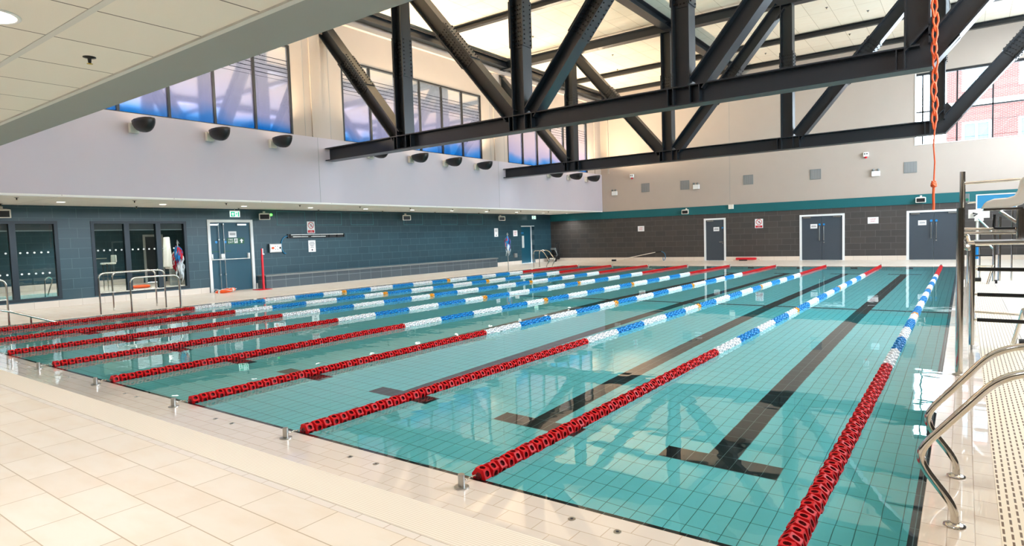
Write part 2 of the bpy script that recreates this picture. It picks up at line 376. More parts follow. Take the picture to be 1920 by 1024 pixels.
WX0, WX1, WZ0, WZ1 = -1.16, 4.9, 5.2, 8.36
b = MB(); b.box((XL-.3, YF, 2.53), (XR+.3, YF+.3, 3.0)); wall_y(b, YF, YF+.3, XF-.3, XR+.3, 3.0, ZC, [(WX0, WX1, WZ0, WZ1)]); b.box((XF, YF-.035, 2.966), (XR, YF, 2.99))
for x in (-9.4,): b.box((x-.008, YF-.003, 3.0), (x+.008, YF, ZC), 1)
b.box((-16.6, YF-.06, 5.2), (-16.5, YF, ZC), 0)
struct(b.make('wall_far_upper', ['upper_wall', 'soffit_grey']))
# left upper wall: plain fascia then panelled wall with windows
b = MB(); b.box((XF-.3, YB+7.4, ZS+.04), (XF, YF, 5.2))
for y in (10.15, 20.22): b.box((XF, y-.008, ZS+.04), (XF+.003, y+.008, 5.2), 1)
struct(b.make('wall_left_fascia', ['fascia', 'soffit_grey']))
UW = [(1.45, 9.25), (11.3, 19.1), (21.07, 28.87)]
b = MB(); wall_x(b, XF-.35, XF-.05, -.6, YF, 5.2, ZC, [(a, c, 5.2, 8.06) for a, c in UW])
for y in (9.98, 20.0, 29.7): b.box((XF-.05, y, 5.2), (XF+.0, y+.42, 9.3))
for y in (9.72, 19.75, 10.75, 20.8): b.box((XF-.05, y-.006, 5.2), (XF-.045, y+.006, 9.3), 1)
b.box((XF-.05, -.6, 9.25), (XF+.1, YF, 9.42)); struct(b.make('wall_left_upper', ['upper_wall', 'soffit_grey']))
for i, (y0, y1) in enumerate(UW):
    w = sempty('window_%d' % (i+3), (XF-.05, (y0+y1)/2, 5.2))
    b = MB(); n = 6
    b.box((XF-.14, y0, 5.2), (XF-.04, y0+.06, 8.06)); b.box((XF-.14, y1-.06, 5.2), (XF-.04, y1, 8.06)); b.box((XF-.14, y0+.06, 8.0), (XF-.04, y1-.06, 8.06)); b.box((XF-.14, y0+.06, 5.2), (XF-.04, y1-.06, 5.23))
    for k in range(1, n): y = y0+(y1-y0)*k/n; b.box((XF-.14, y-.035, 5.23), (XF-.045, y+.035, 8.0))
    b.make('window_frame', 'frame_dark', w)
    for k in range(n):
        p = MB(); a = y0+(y1-y0)*k/n; c = y0+(y1-y0)*(k+1)/n; rx = random.uniform(-.008, .008)
        a += .06 if k == 0 else .035; c -= .06 if k == n-1 else .035
        p.add([(XF-.11+rx, a, 5.23), (XF-.11-rx, c, 5.23), (XF-.11-rx*.5, c, 8.0), (XF-.11+rx*1.5, a, 8.0)], [(0, 1, 2, 3)])
        p.make('pane', 'painted_refl', w)
# right wall and near walls
b = MB(); wall_x(b, XR, XR+.3, YB, YF, 0, ZS, [(15.0, 16.0, 0, 2.2)]); struct(b.make('wall_right', 'tile_far'))
RW = [(4.2, 9.8, 3.6, 9.2), (11.2, 20.0, 3.6, 9.2), (21.4, 29.6, 3.6, 9.2)]
b = MB(); wall_x(b, XR, XR+.3, -.9, YF, ZS, ZC, RW); struct(b.make('wall_right_upper', 'upper_wall'))
for i, (y0, y1, z0, z1) in enumerate(RW):
    w = sempty('window_%d' % (i+7), (XR, (y0+y1)/2, z0)); b = MB()
    for k in range(7): y = y0+(y1-y0)*k/6; b.box((XR+.1, y-.04, z0), (XR+.2, y+.04, z1))
    for k in range(3): z = z0+.04+(z1-z0-.08)*k/2; b.box((XR+.11, y0, z-.04), (XR+.19, y1, z+.04))
    b.make('window_frame', 'frame_dark', w)
b = MB(); b.box((XL-.3, YB-.3, 0), (XR+.3, YB, ZS)); struct(b.make('wall_near', 'tile_far'))
b = MB(); b.box((XF-.3, -.9, ZS+.05), (XR, -.6, ZC)); struct(b.make('wall_near_upper', 'fascia'))
# low ceiling over the near and left decks
b = MB(); b.box((XL-.3, YB-.3, ZS), (XR+.3, -1.0, ZS+.2)); struct(b.make('ceiling', 'ceil_tile'))
b = MB(); b.box((XL, -.6, ZS), (XF-.002, YF, ZS+.039)); b.box((XL, -1.0, ZS), (XF-.002, -.6, ZS+.039))
struct(b.make('ceiling', tiles('mineral_ceiling_plank', 'Y', 'X', 2.65, .6, (226, 226, 220), (221, 221, 215), (150, 150, 146), .006, 0, .85, 0, 0, .1)))
b = MB(); b.box((XF, -.99, ZS-.012), (XR, -.6, ZS+.05)); struct(b.make('ceiling_bulkhead', 'soffit_grey'))
b = MB(); b.box((XF, -1.03, ZS-.014), (XR, -.99, ZS), 0)
for y in (-1.64, -2.9, -4.8): b.box((XL, y-.02, ZS-.004), (XR, y+.02, ZS), 0)
b.box((XF-.001, -.6, ZS-.02), (XF+.01, YF-.03, ZS+.004), 0)
struct(b.make('trim_1', 'ceil_grid'))
b = MB(); b.box((XF-.35, -.9, ZC), (XR+.3, YF+.3, ZC+.2)); struct(b.make('ceiling_roof', 'roof'))

# far window with its frame, glass, blind-side column
w = sempty('window_6', ((WX0+WX1)/2, YF, WZ0)); b = MB()
b.box((WX0, YF-.02, WZ0), (WX0+.05, YF+.3, WZ1), 1); b.box((WX0, YF-.02, WZ0-.03), (WX1, YF+.3, WZ0), 1)
for x in (-.87, .39, 1.63, 2.88, 4.1): b.box((x-.03, YF+.16, WZ0), (x+.03, YF+.22, WZ1))
b.box((WX0, YF+.16, 6.62), (WX1, YF+.22, 6.68)); b.box((WX0, YF+.1, WZ1-.1), (WX1, YF+.3, WZ1))
for z in (5.35, 6.0): b.box((WX0, YF+.17, z), (WX1, YF+.18, z+.012))
b.make('window_frame', ['frame_dark', 'white'], w)
b = MB(); b.box((WX0+.05, YF+.185, WZ0), (WX1, YF+.195, WZ1)); b.make('pane', 'glass_clear', w)

# ------------------------------------------------------------------ left ground-floor windows and the room behind them
def int_window(name, rect, mull):
    y0, y1, z0, z1 = rect; w = sempty(name, (XL, (y0+y1)/2, z0)); b = MB()
    for a, c in ((y0, y0+.09), (y1-.09, y1)): b.box((XL-.12, a, z0), (XL+.02, c, z1))
    b.box((XL-.12, y0+.09, z0), (XL+.02, y1-.09, z0+.08)); b.box((XL-.12, y0+.09, z1-.08), (XL+.02, y1-.09, z1))
    for m in mull: b.box((XL-.12, m-.075, z0+.08), (XL+.018, m+.075, z1-.08))
    b.make('window_frame', 'frame', w)
    e = [y0+.09]+[v for m in mull for v in (m-.075, m+.075)]+[y1-.09]
    for k in range(0, len(e), 2):
        p = MB(); p.box((XL-.06, e[k], z0+.08), (XL-.05, e[k+1], z1-.08)); p.make('pane', 'glass_int', w)
        d = MB(); y = e[k]+.09
        while y < e[k+1]-.03:
            for z in (1.62, 1.02) if name == 'window_1' else (1.62,):
                d.cyl((XL-.049, y, z), (XL-.046, y, z), .027, 14)
            y += .165
        d.make('manifestation_dots', 'white', w)
        r = MB(); r.box((XL-.12, e[k]+.01, z1-.26), (XL-.10, e[k+1]-.01, z1-.08)); r.make('roller_blind', 'grey_plastic', w)
        r = MB(); r.box((XL-.125, e[k]+.01, z1-.29), (XL-.095, e[k+1]-.01, z1-.26)); r.make('blind_rail', 'white', w)
int_window('window_1', WIN1, (1.3, 2.62)); int_window('window_2', WIN2, (5.55, 6.5))
XQ = -31.0
b = MB(); b.box((XQ, YB, -.2), (XL-.3, 3.0, 0)) ; b.box((XQ, 3.0, -.2), (-28.6, 6.0, 0)); b.box((-23.6, 3.0, -.2), (XL-.3, 6.0, 0)); b.box((XQ, 6.0, -.2), (XL-.3, 16, 0)); b.box((XQ, -6, -.21), (-23, 6, -.2)); struct(b.make('floor', 'floor'))
b = MB(); b.box((-28.6, 3.0, -.19), (-23.6, 6.0, -.02)); struct(b.make('pool_basin', base('small_pool_water', (70, 190, 200), .05)))
b = MB(); wall_x(b, XQ-.3, XQ, YB, 16, 0, ZS, [(10.38, 11.3, 0, 2.3)]); b.box((XQ, 16, 0), (XL-.3, 16.3, ZS)); b.box((XQ, YB-.3, 0), (XL-.3, YB, ZS)); struct(b.make('wall_back_room', 'tile_left'))
b = MB(); b.box((XQ, YB, 0), (XQ+.015, 10.3, .25)); b.box((XQ, 11.4, 0), (XQ+.015, 16, .25)); struct(b.make('baseboard_back_room', 'skirt'))
b = MB(); b.box((XQ-.3, YB-.3, ZS), (XL-.3, 16.3, ZS+.2)); struct(b.make('ceiling', 'ceil_tile'))

# ------------------------------------------------------------------ doors
def notice(parent, c, u, n, w, h, lines, name='notice', mat='paper', ink='ink'):
    """paper notice: centre c, horizontal dir u, normal n"""
    c, u, n = Vector(c), Vector(u), Vector(n); b = MB(); b.obox(c+n*.003, u*w/2, (0, 0, h/2), n*.003)
    for (dz, lw, lh) in lines: b.obox(c+n*.0065+Vector((0, 0, dz)), u*lw/2, (0, 0, lh/2), n*.0008, 1)
    return b.make(name, [mat, ink], parent)
def pict_arrow(mb, c, u, n, s, mi):   # upward arrow
    c, u, n = Vector(c), Vector(u), Vector(n); z = Vector((0, 0, 1))
    mb.quad([c+u*-.5*s+z*0, c+u*.5*s+z*0, c+z*.5*s], mi); mb.quad([c+u*-.18*s+z*-.5*s, c+u*.18*s+z*-.5*s, c+u*.18*s+z*.0, c-u*.18*s], mi)
def running_man(mb, c, u, n, s, mi):
    c, u = Vector(c), Vector(u); z = Vector((0, 0, 1))
    P = lambda a, b_: c+u*a*s+z*b_*s
    for q in ([(-.05,.42),(.08,.42),(.08,.3),(-.05,.3)], [(-.12,.26),(.10,.26),(.04,-.05),(-.12,-.05)], [(.08,.22),(.3,.1),(.28,.02),(.06,.12)],
              [(-.12,.22),(-.32,.08),(-.27,.02),(-.08,.14)], [(.0,-.05),(.2,-.2),(.12,-.45),(.04,-.43),(.1,-.2),(-.08,-.08)], [(-.12,-.05),(-.02,-.1),(-.18,-.3),(-.36,-.34),(-.36,-.26),(-.22,-.23)]):
        mb.quad([P(*p) for p in q], mi)
# door_1: petrol double fire door on the left wall
d = sempty('door_1', (XL, 9.0, 0)); y0, y1, _, z1 = DOORL
b = MB(); b.box((XL-.2, y0, 0), (XL+.03, y0+.1, z1)); b.box((XL-.2, y1-.1, 0), (XL+.03, y1, z1)); b.box((XL-.2, y0+.1, z1-.1), (XL+.03, y1-.1, z1)); b.make('door_frame', 'white', d)
def leafx(xa, ya, yb, mat, hinge=None):
    b = MB(); b.box((xa-.05, ya, .01), (xa, yb, z1-.1)); l = b.make('door_leaf', mat, d); return l
l1 = leafx(XL-.03, y0+.105, 8.63, 'door_teal'); l2 = leafx(XL-.03, 8.64, y1-.105, 'door_teal')
for lf, ya, yb, yr in ((l1, 8.25, 8.61, 8.53), (l2, 8.68, 9.64, 8.72)):
    b = MB(); b.tube([(XL+.03, yr, .05), (XL+.03, yr, 2.44)], .011, 8)
    for z in (.6, 1.85, 2.4): b.box((XL-.03, yr-.02, z), (XL+.04, yr+.02, z+.04))
    b.make('vertical_bolt', 'chrome_dull', lf)
    b = MB(); b.tube([(XL-.03, ya, 1.3), (XL+.07, ya, 1.22), (XL+.07, ya, 1.16), (XL+.07, yb, 1.16), (XL+.07, yb, 1.22), (XL-.03, yb, 1.3)], .016, 8, bend=.03)
    for y in (ya, yb): b.box((XL-.03, y-.03, 1.14), (XL+.05, y+.03, 1.36))
    b.make('panic_bar', 'white', lf)
    b = MB(); yc = 8.32 if lf is l1 else 9.4; b.box((XL-.03, yc-.08 if lf is l1 else yc-.15, 2.37), (XL+.03, yc+.2, 2.43)); b.make('door_closer', 'chrome_dull', lf)
    b = MB(); yy = 8.46 if lf is l1 else 8.79; b.cyl((XL-.03, yy, 1.78), (XL-.024, yy, 1.78), .045, 20); b.make('door_disc', 'blue_dot', lf)
    b = MB(); b.box((XL-.03, ya+.02, 1.43), (XL-.025, ya+.3, 1.455)); b.make('door_label', 'greensign', lf)
notice(l2, (XL-.03, 9.08, 2.05), (0, 1, 0), (1, 0, 0), .3, .22, [(.04, .2, .014), (.01, .22, .014), (-.02, .2, .014)])
b = MB(); b.box((XL-.03, 8.86, 1.70), (XL-.022, 9.52, 1.92)); fs = b.make('fire_exit_sign', 'greensign', l2)
text_mb('FIRE\nEXIT', .095, (XL-.019, 9.0, 1.81), (0, 1, 0), (0, 0, 1), 'paper', 'sign_lettering', fs)
b = MB(); b.box((XL-.022, 9.13, 1.73), (XL-.02, 9.26, 1.90)); running_man(b, (XL-.0185, 9.195, 1.815), (0, 1, 0), (1, 0, 0), .17, 1); pict_arrow(b, (XL-.0185, 9.41, 1.81), (0, 1, 0), (1, 0, 0), .15, 0); b.make('sign_pictogram', ['paper', 'greensign'], fs)
# doors on the far wall
def fardoor(name, rect, double, note, parent=None):
    x0, x1, _, z1 = rect; d = sempty(name, ((x0+x1)/2, YF, 0)); b = MB(); y = YF
    b.box((x0, y-.02, 0), (x0+.1, y+.2, z1)); b.box((x1-.1, y-.02, 0), (x1, y+.2, z1)); b.box((x0+.1, y-.02, z1-.09), (x1-.1, y+.2, z1)); b.make('door_frame', 'white', d)
    xm = (x0+x1)/2; rng = [(x0+.105, xm-.006), (xm+.006, x1-.105)] if double else [(x0+.105, x1-.105)]
    for i, (a, c) in enumerate(rng):
        b = MB(); b.box((a, y+.02, .01), (c, y+.07, z1-.095)); lf = bevel(b.make('door_leaf', 'door_grey', d), .003, 1)
        b = MB(); e = a+.06 if i == 0 else c-.4; b.box((e, y-.03, z1-.17), (e+.34, y+.02, z1-.11)); b.make('door_closer', 'chrome_dull', lf)
        if double:
            xh = c-.09 if i == 0 else a+.09
            b = MB(); b.tube([(xh, y+.02, 1.66), (xh, y-.05, 1.66), (xh, y-.05, .98), (xh, y+.02, .98)], .017, 8, bend=.02); b.make('pull_handle', 'chrome_dull', lf)
            b = MB(); b.cyl((xh, y+.018, 1.76), (xh, y+.012, 1.76), .05, 20); b.make('door_disc', 'blue_dot', lf)
            if i: b = MB(); b.cyl((xh, y+.02, .88), (xh, y, .88), .03, 14); b.make('door_lock', 'chrome_dull', lf)
        else:
            xh = c-.08; b = MB(); b.cyl((xh, y+.02, 1.0), (xh, y-.04, 1.0), .018, 10); b.tube([(xh, y-.04, 1.0), (xh-.16, y-.04, 1.0)], .012, 8); b.make('lever_handle', 'chrome_dull', lf)
            b = MB(); b.cyl((xh, y+.02, .92), (xh, y+.005, .92), .026, 12); b.make('door_lock', 'chrome_dull', lf)
            b = MB(); b.cyl((xh, y+.018, 1.76), (xh, y+.012, 1.76), .045, 20); b.make('door_disc', 'blue_dot', lf)
        if i == 0: notice(lf, (note[0], y+.02, note[1]), (1, 0, 0), (0, -1, 0), .31, .22, [(.03, .2, .014), (0, .24, .014), (-.03, .22, .014)])
fardoor('door_2', FD[0], False, (-10.15, 1.70)); fardoor('door_3', FD[1], True, (-5.33, 1.68)); fardoor('door_4', FD[2], True, (-.85, 1.68))
# corner door in the left wall
d = sempty('door_5', (XL, 27.9, 0)); y0, y1, _, z1 = DOORC
b = MB(); b.box((XL-.3, y0, z1-.06), (XL-.22, y1, z1)); b.box((XL-.3, y1-.07, 0), (XL-.2, y1, z1-.06)); b.box((XL-.3, y0, 0), (XL-.22, y0+.05, z1-.06)); b.box((XL-.04, y0, z1-.04), (XL+.015, y1, z1)); b.make('door_frame', 'white', d)
b = MB(); b.box((XL-.29, y0+.05, .01), (XL-.24, y1-.07, z1-.06)); lf = b.make('door_leaf', 'door_teal', d)
for yy in (27.62, 27.74): b = MB(); b.box((XL-.24, yy-.03, .95), (XL-.2, yy+.03, 1.68)); b.make('pull_handle', 'white', lf)
b = MB(); b.cyl((XL-.24, 27.55, 1.85), (XL-.235, 27.55, 1.85), .05, 16); b.cyl((XL-.24, 27.72, 1.85), (XL-.235, 27.72, 1.85), .05, 16); b.make('door_disc', 'blue_dot', lf)
# door in the back room and in the right wall
for nm, xx, sg, ya, yb, zz in (('door_6', XQ, 1, 10.38, 11.3, 2.3), ('door_7', XR, -1, 15, 16, 2.2)):
    d = sempty(nm, (xx, (ya+yb)/2, 0)); b = MB(); xo = xx+sg*.03; xi = xx-sg*.1
    b.box((xi, ya, 0), (xo, ya+.1, zz)); b.box((xi, yb-.1, 0), (xo, yb, zz)); b.box((xi, ya+.1, zz-.1), (xo, yb-.1, zz)); b.make('door_frame', 'white', d)
    b = MB(); b.box((xx-sg*.08, ya+.1, .01), (xx-sg*.03, yb-.1, zz-.1)); lf = b.make('door_leaf', 'door_grey', d)
    b = MB(); b.tube([(xx-sg*.03, yb-.2, 1.1), (xx+sg*.04, yb-.2, 1.1), (xx+sg*.04, yb-.2, 1.5), (xx-sg*.03, yb-.2, 1.5)], .016, 8); b.make('pull_handle', 'white', lf)

# ------------------------------------------------------------------ trusses and roof beams
def isec(mb, p0, p1, y, depth=.43, width=.40, tf=.03, tw=.025, mi=0):
    p0 = Vector((p0[0], y, p0[1])); p1 = Vector((p1[0], y, p1[1])); d = (p1-p0); L = d.length/2; d.normalize()
    n = Vector((-d.z, 0, d.x)); c = (p0+p1)/2; Y = Vector((0, 1, 0))
    for s in (-1, 1): mb.obox(c+n*s*(depth/2-tf/2), d*L, Y*width/2, n*tf/2, mi)
    mb.obox(c, d*L, Y*tw/2, n*(depth/2-tf), mi)
def splice(mb, p0, p1, y, depth, width, s0, s1):
    """bolted cover plates on flanges and web between distances s0..s1 from p0"""
    p0 = Vector((p0[0], y, p0[1])); d = Vector((p1[0], y, p1[1]))-p0; d.normalize(); n = Vector((-d.z, 0, d.x)); Y = Vector((0, 1, 0))
    c = p0+d*(s0+s1)/2; h = (s1-s0)/2
    for s in (-1, 1):
        mb.obox(c+n*s*(depth/2+.012), d*h, Y*(width/2+.01), n*.012); k = s0+.06
        while k < s1-.03:
            for yy in (-.35, .35):
                q = p0+d*k+n*s*(depth/2+.024)+Y*yy*width; mb.obox(q+n*s*.012, d*.016, Y*.016, n*.012, 1)
            for yy in (-.3, .3):
                q = p0+d*k+n*s*(depth/2-.03)+Y*yy*width; mb.obox(q-n*s*.02, d*.016, Y*.016, n*.02, 1)
            k += .115
    mb.obox(c-Y*.022, d*h, Y*.01, n*(depth/2-.06)); k = s0+.08
    while k < s1-.03:
        for a in (-.12, -.04, .04, .12): mb.obox(p0+d*k+n*a-Y*.045, d*.014, Y*.014, n*.014, 1)
        k += .115
def truss(y, label):
    t = thing('roof_truss', (-8.84, y, 4.42), label, 'roof truss', None)
    ZB, ZT = 4.645, 9.62; NX = [-13.27, -8.84, -4.41, -.02, 4.42]
    b = MB(); isec(b, (-16.96, ZB), (.02, ZB), y)
    b.obox((.17, y, ZB+.02), (.17, 0, .03), (0, .2, 0), (0, 0, .0)) if False else None
    b.make('bottom_chord', ['steel_dark'], t)
    b = MB()   # cranked end node
    b.add([(.0, y-.012, ZB-.2), (.2, y-.012, ZB-.2), (.62, y-.012, ZB+.25), (.22, y-.012, ZB+.75), (-.2, y-.012, ZB+.2),
           (.0, y+.012, ZB-.2), (.2, y+.012, ZB-.2), (.62, y+.012, ZB+.25), (.22, y+.012, ZB+.75), (-.2, y+.012, ZB+.2)],
          [(0,1,2,3,4), (5,9,8,7,6), (0,5,6,1), (1,6,7,2), (2,7,8,3), (3,8,9,4), (4,9,5,0)])
    b.obox((.11, y, ZB-.2), (.1, 0, 0), (0, .2, 0), (0, 0, .015)); b.obox((.40, y, ZB+.035), (.2, 0, .225), (0, .2, 0), (-.011, 0, .010)); b.obox((-.02, y, ZB+.34), (.19, 0, .2), (0, .2, 0), (-.01, 0, .01))
    b.make('end_gusset', 'steel_dark', t)
    for x in NX[:4]:
        for dx in (-.32, -.19, .19, .40):
            if x+dx > .15: continue
            for s in (-1, 1): b = MB(); b.box((x+dx-.01, y+s*.014, ZB-.184), (x+dx+.01, y+s*.195, ZB+.184)); b.make('web_stiffener', 'steel_dark', t)
    b = MB(); isec(b, (-17.0, ZT+.02), (4.9, ZT+.02), y, .36, .3); b.make('top_chord', 'steel_dark', t)
    for i, x in enumerate(NX):
        z0 = ZB+.215 if i < 4 else 3.2
        b = MB(); isec(b, (x, z0), (x, ZT-.16), y, .40, .40); p = b.make('post', 'steel_dark', t)
        if i < 4:
            b = MB(); splice(b, (x, z0), (x, ZT), y, .40, .40, 1.75, 2.95); b.make('splice_plate', ['steel_dark', 'bolt'], p)
    def diag(a, c, up):
        b = MB(); A, C = Vector((a[0], 0, a[1])), Vector((c[0], 0, c[1])); dd = (C-A).normalized(); A += dd*.28; C -= dd*.22
        isec(b, (A.x, A.z), (C.x, C.z), y, .40, .40); p = b.make('diagonal', 'steel_dark', t); L = (C-A).length
        s0 = L*.30 if up else L*.38
        b = MB(); splice(b, (A.x, A.z), (C.x, C.z), y, .40, .40, 2.2, 3.7); b.make('splice_plate', ['steel_dark', 'bolt'], p)
    diag((-13.32, ZB), (-17.7+.4, ZT-.35), 0); diag((-8.95, ZB), (-13.20, ZT), 0)
    diag((-8.70, ZB), (-4.48, ZT), 1); diag((-4.27, ZB), (-.1, ZT), 1); diag((.12, ZB-.0), (4.35, ZT), 1)
    return t
truss(T1, 'nearer dark steel roof truss, its heavy bottom chord crossing the upper picture')
truss(T2, 'farther dark steel roof truss, behind and below the nearer one')
def beam_y(x, y0, y1, z, dep, wid, label):
    b = MB(); c = (y0+y1)/2; h = (y1-y0)/2
    for s in (-1, 1): b.obox((x, c, z+s*(dep/2-.015)), (wid/2, 0, 0), (0, h, 0), (0, 0, .015))
    b.obox((x, c, z), (.012, 0, 0), (0, h, 0), (0, 0, dep/2-.03)); return tag(b.make('roof_beam', 'steel_dark'), label, 'roof beam', None)
beam_y(-16.72, -.6, YF, 9.66, .3, .28, 'dark steel roof beam running along the top of the left wall')
beam_y(-8.84, -.6, YF, 9.77, .34, .36, 'dark steel roof beam running lengthwise over the middle lanes')
beam_y(0, -.6, YF, 9.77, .34, .36, 'dark steel roof beam running lengthwise over the right edge of the pool')
for y, z, dep, lab in ((5.5, 9.82, .2, 'in front of the nearer truss'), (15.8, 9.82, .2, 'between the two trusses'), (21.75, 9.84, .16, 'just behind the farther truss'),
                       (26.3, 9.82, .2, 'midway from the farther truss to the end wall'), (29.9, 9.82, .2, 'nearest the end wall')):
    for x0, x1, bay in ((-16.56, -9.04, 'left'), (-8.64, -.2, 'middle'), (.2, 4.95, 'right')):
        b = MB(); c = (x0+x1)/2; h = (x1-x0)/2
        for q in (-1, 1): b.obox((c, y, z+q*(dep/2-.01)), (h, 0, 0), (0, .1, 0), (0, 0, .01))
        b.obox((c, y, z), (h, 0, 0), (0, .01, 0), (0, 0, dep/2-.02))
        tag(b.make('purlin', 'steel_dark'), 'slim purlin %s, %s roof bay' % (lab, bay), 'purlin', 'slim purlins under the roof boards')

# ------------------------------------------------------------------ lane ropes
def float_mesh(name, mats):
    b = MB(); R, h, n = .062, .033, 6
    for k in range(n):
        a0, a1 = 2*PI*k/n, 2*PI*(k+1)/n; A = Vector((math.cos(a0)*R, 0, math.sin(a0)*R)); B_ = Vector((math.cos(a1)*R, 0, math.sin(a1)*R)); Y = Vector((0, h, 0))
        c = (A+B_)/2; u = (B_-A)/2; nn = c.normalized()
        outer = [c-u-Y, c-Y, c+u-Y, c+u, c+u+Y, c+Y, c-u+Y, c-u]; inner = []; deep = []
        for j in range(8):
            ang = -3*PI/4+j*PI/4; q = c+u.normalized()*math.cos(ang)*.022+Vector((0, 1, 0))*math.sin(ang)*.022; inner.append(q); deep.append(q-nn*.018)
        b.add(outer+inner, [(j, (j+1) % 8, 8+(j+1) % 8, 8+j) for j in range(8)], 0)
        b.add(inner+deep, [(j, (j+1) % 8, 8+(j+1) % 8, 8+j) for j in range(8)], 1); b.add(deep, [tuple(range(8))], 1)
    for s in (-1, 1):
        o = [(math.cos(2*PI*k/n)*R, s*h, math.sin(2*PI*k/n)*R) for k in range(n)]; i_ = [(math.cos(2*PI*k/n)*.03, s*(h+.0), math.sin(2*PI*k/n)*.03) for k in range(n)]
        j_ = [(math.cos(2*PI*k/n)*.024, s*(h+.009), math.sin(2*PI*k/n)*.024) for k in range(n)]
        b.add(o+i_, [(k, (k+1) % n, n+(k+1) % n, n+k) for k in range(n)], 0); b.add(i_+j_, [(k, (k+1) % n, n+(k+1) % n, n+k) for k in range(n)], 1); b.add(j_, [tuple(range(n))], 1)
    me = D.meshes.new(name); me.from_pydata(b.v, [], b.f)
    for m in mats: me.materials.append(M[m])
    me.polygons.foreach_set('material_index', b.mi)
    bm = bmesh.new(); bm.from_mesh(me); bmesh.ops.remove_doubles(bm, verts=bm.verts, dist=1e-5); bmesh.ops.recalc_face_normals(bm, faces=bm.faces); bm.to_mesh(me); bm.free()
    return me
FM = {'r': float_mesh('red_float', ['red_plastic', 'red_dark']), 'w': float_mesh('white_float', ['whitef', 'white_dark']),
      'b': float_mesh('blue_float', ['blue_plastic', 'blue_dark']), 'o': float_mesh('amber_float', ['orange_f', 'orange_dark'])}
def colour(y):
    if y < 4.95 or y > 19.95: return 'r'
    if 9.82 < y < 10.0 or 14.82 < y < 15.0: return 'o'
    return 'w' if int(y+1e-3) in (4, 5, 7, 9, 11, 13, 15, 17, 19) else 'b'
PITCH = .092; ZR = .012
ordw = ['one', 'two', 'three', 'four', 'five', 'six', 'seven', 'eight', 'nine (leftmost)']
ordn = ['rightmost, beside the ladder', 'second from the right', 'third from the right', 'fourth from the right', 'fifth from either side', 'fourth from the left', 'third from the left', 'second from the left', 'leftmost, nearest the left deck']
for i in range(9):
    x = -W*i; t = thing('lane_rope', (x, .05, ZR), 'floating lane rope of red, white and blue discs, '+ordn[i], 'lane rope', 'lane ropes stretched down the pool')
    b = MB(); b.tube([(x, .0, .032), (x, .03, ZR), (x, 24.95, ZR), (x, 25.0, .03)], .006, 6); b.make('steel_cable', 'chrome_dull', t)
    y = .07; k = 0; rest = MB()
    parts = {'r': 0, 'w': 1, 'b': 2, 'o': 3}
    bigs = {c: (np_v, np_f, np_m) for c, np_v, np_f, np_m in ((c, [tuple(v.co) for v in me.vertices], [tuple(p.vertices) for p in me.polygons], [p.material_index for p in me.polygons]) for c, me in FM.items())}
    while y < 24.93:
        c = colour(y); rot = (k % 2)*PI/6+random.uniform(-.2, .2)
        if k < 100:
            o = link('float', FM[c], t); o.matrix_parent_inverse = Matrix.Identity(4); o.location = Vector((x, y, ZR))-t.location; o.rotation_euler = (0, rot, 0)
            if k == 0 : o['label'] = 'red lane float'
        else:
            vs, fs, ms = bigs[c]; ca, sa = math.cos(rot), math.sin(rot); off = len(rest.v)
            rest.v += [(x+v[0]*ca+v[2]*sa, y+v[1], ZR-v[0]*sa+v[2]*ca) for v in vs]
            for f, m_ in zip(fs, ms): rest.f.append(tuple(a+off for a in f)); rest.mi.append(parts[c]*2+m_); rest.sm.append(False)
        y += PITCH; k += 1
    o = rest.make('float', ['red_plastic', 'red_dark', 'whitef', 'white_dark', 'blue_plastic', 'blue_dark', 'orange_f', 'orange_dark'], t); o['kind'] = 'stuff'
    # anchors
    for yy, s, nm in ((-.14, 1, 'near'), (25.16, -1, 'far')):
        a = thing('rope_anchor', (x, yy, 0), 'short steel post holding the %s end of the lane rope %s' % ('near' if s > 0 else 'far', ordn[i]), 'anchor', 'steel anchors for the lane ropes')
        b = MB(); b.cyl((x, yy, -.002), (x, yy, .006), .05, 24); b.make('base_plate', 'chrome_dull', a)
        b = MB(); b.cyl((x, yy, .006), (x, yy, .085), .023, 20); b.cyl((x, yy, .085), (x, yy, .088), .021, 20); b.make('pin', 'chrome_dull', a)
        b = MB(); b.tube([(x, yy+s*.02, .045), (x, yy+s*.05, .03), (x+.012, yy+s*.07, .045), (x, yy+s*.09, .036), (x-.010, yy+s*.105, .03), (x, yy+s*.128, .034)], .005, 6, bend=.01); b.make('hook', 'chrome', a)
# flush sockets in the ledge
for i in range(1, 9):
    for dx in (.845, 1.135):
        x = -W*i+dx; b = MB(); b.cyl((x, -.15, -.003), (x, -.15, .0015), .022, 18); b.cyl((x, -.15, .0015), (x, -.15, .002), .009, 12, 1)
        nm = ('right' if dx > 1 else 'left'); tag(b.make('floor_socket', ['chrome_dull', 'ink']), '%s small steel floor socket of its pair, right of the anchor of rope %s' % (nm, ordw[i]), 'floor socket', 'flush sockets along the near ledge')

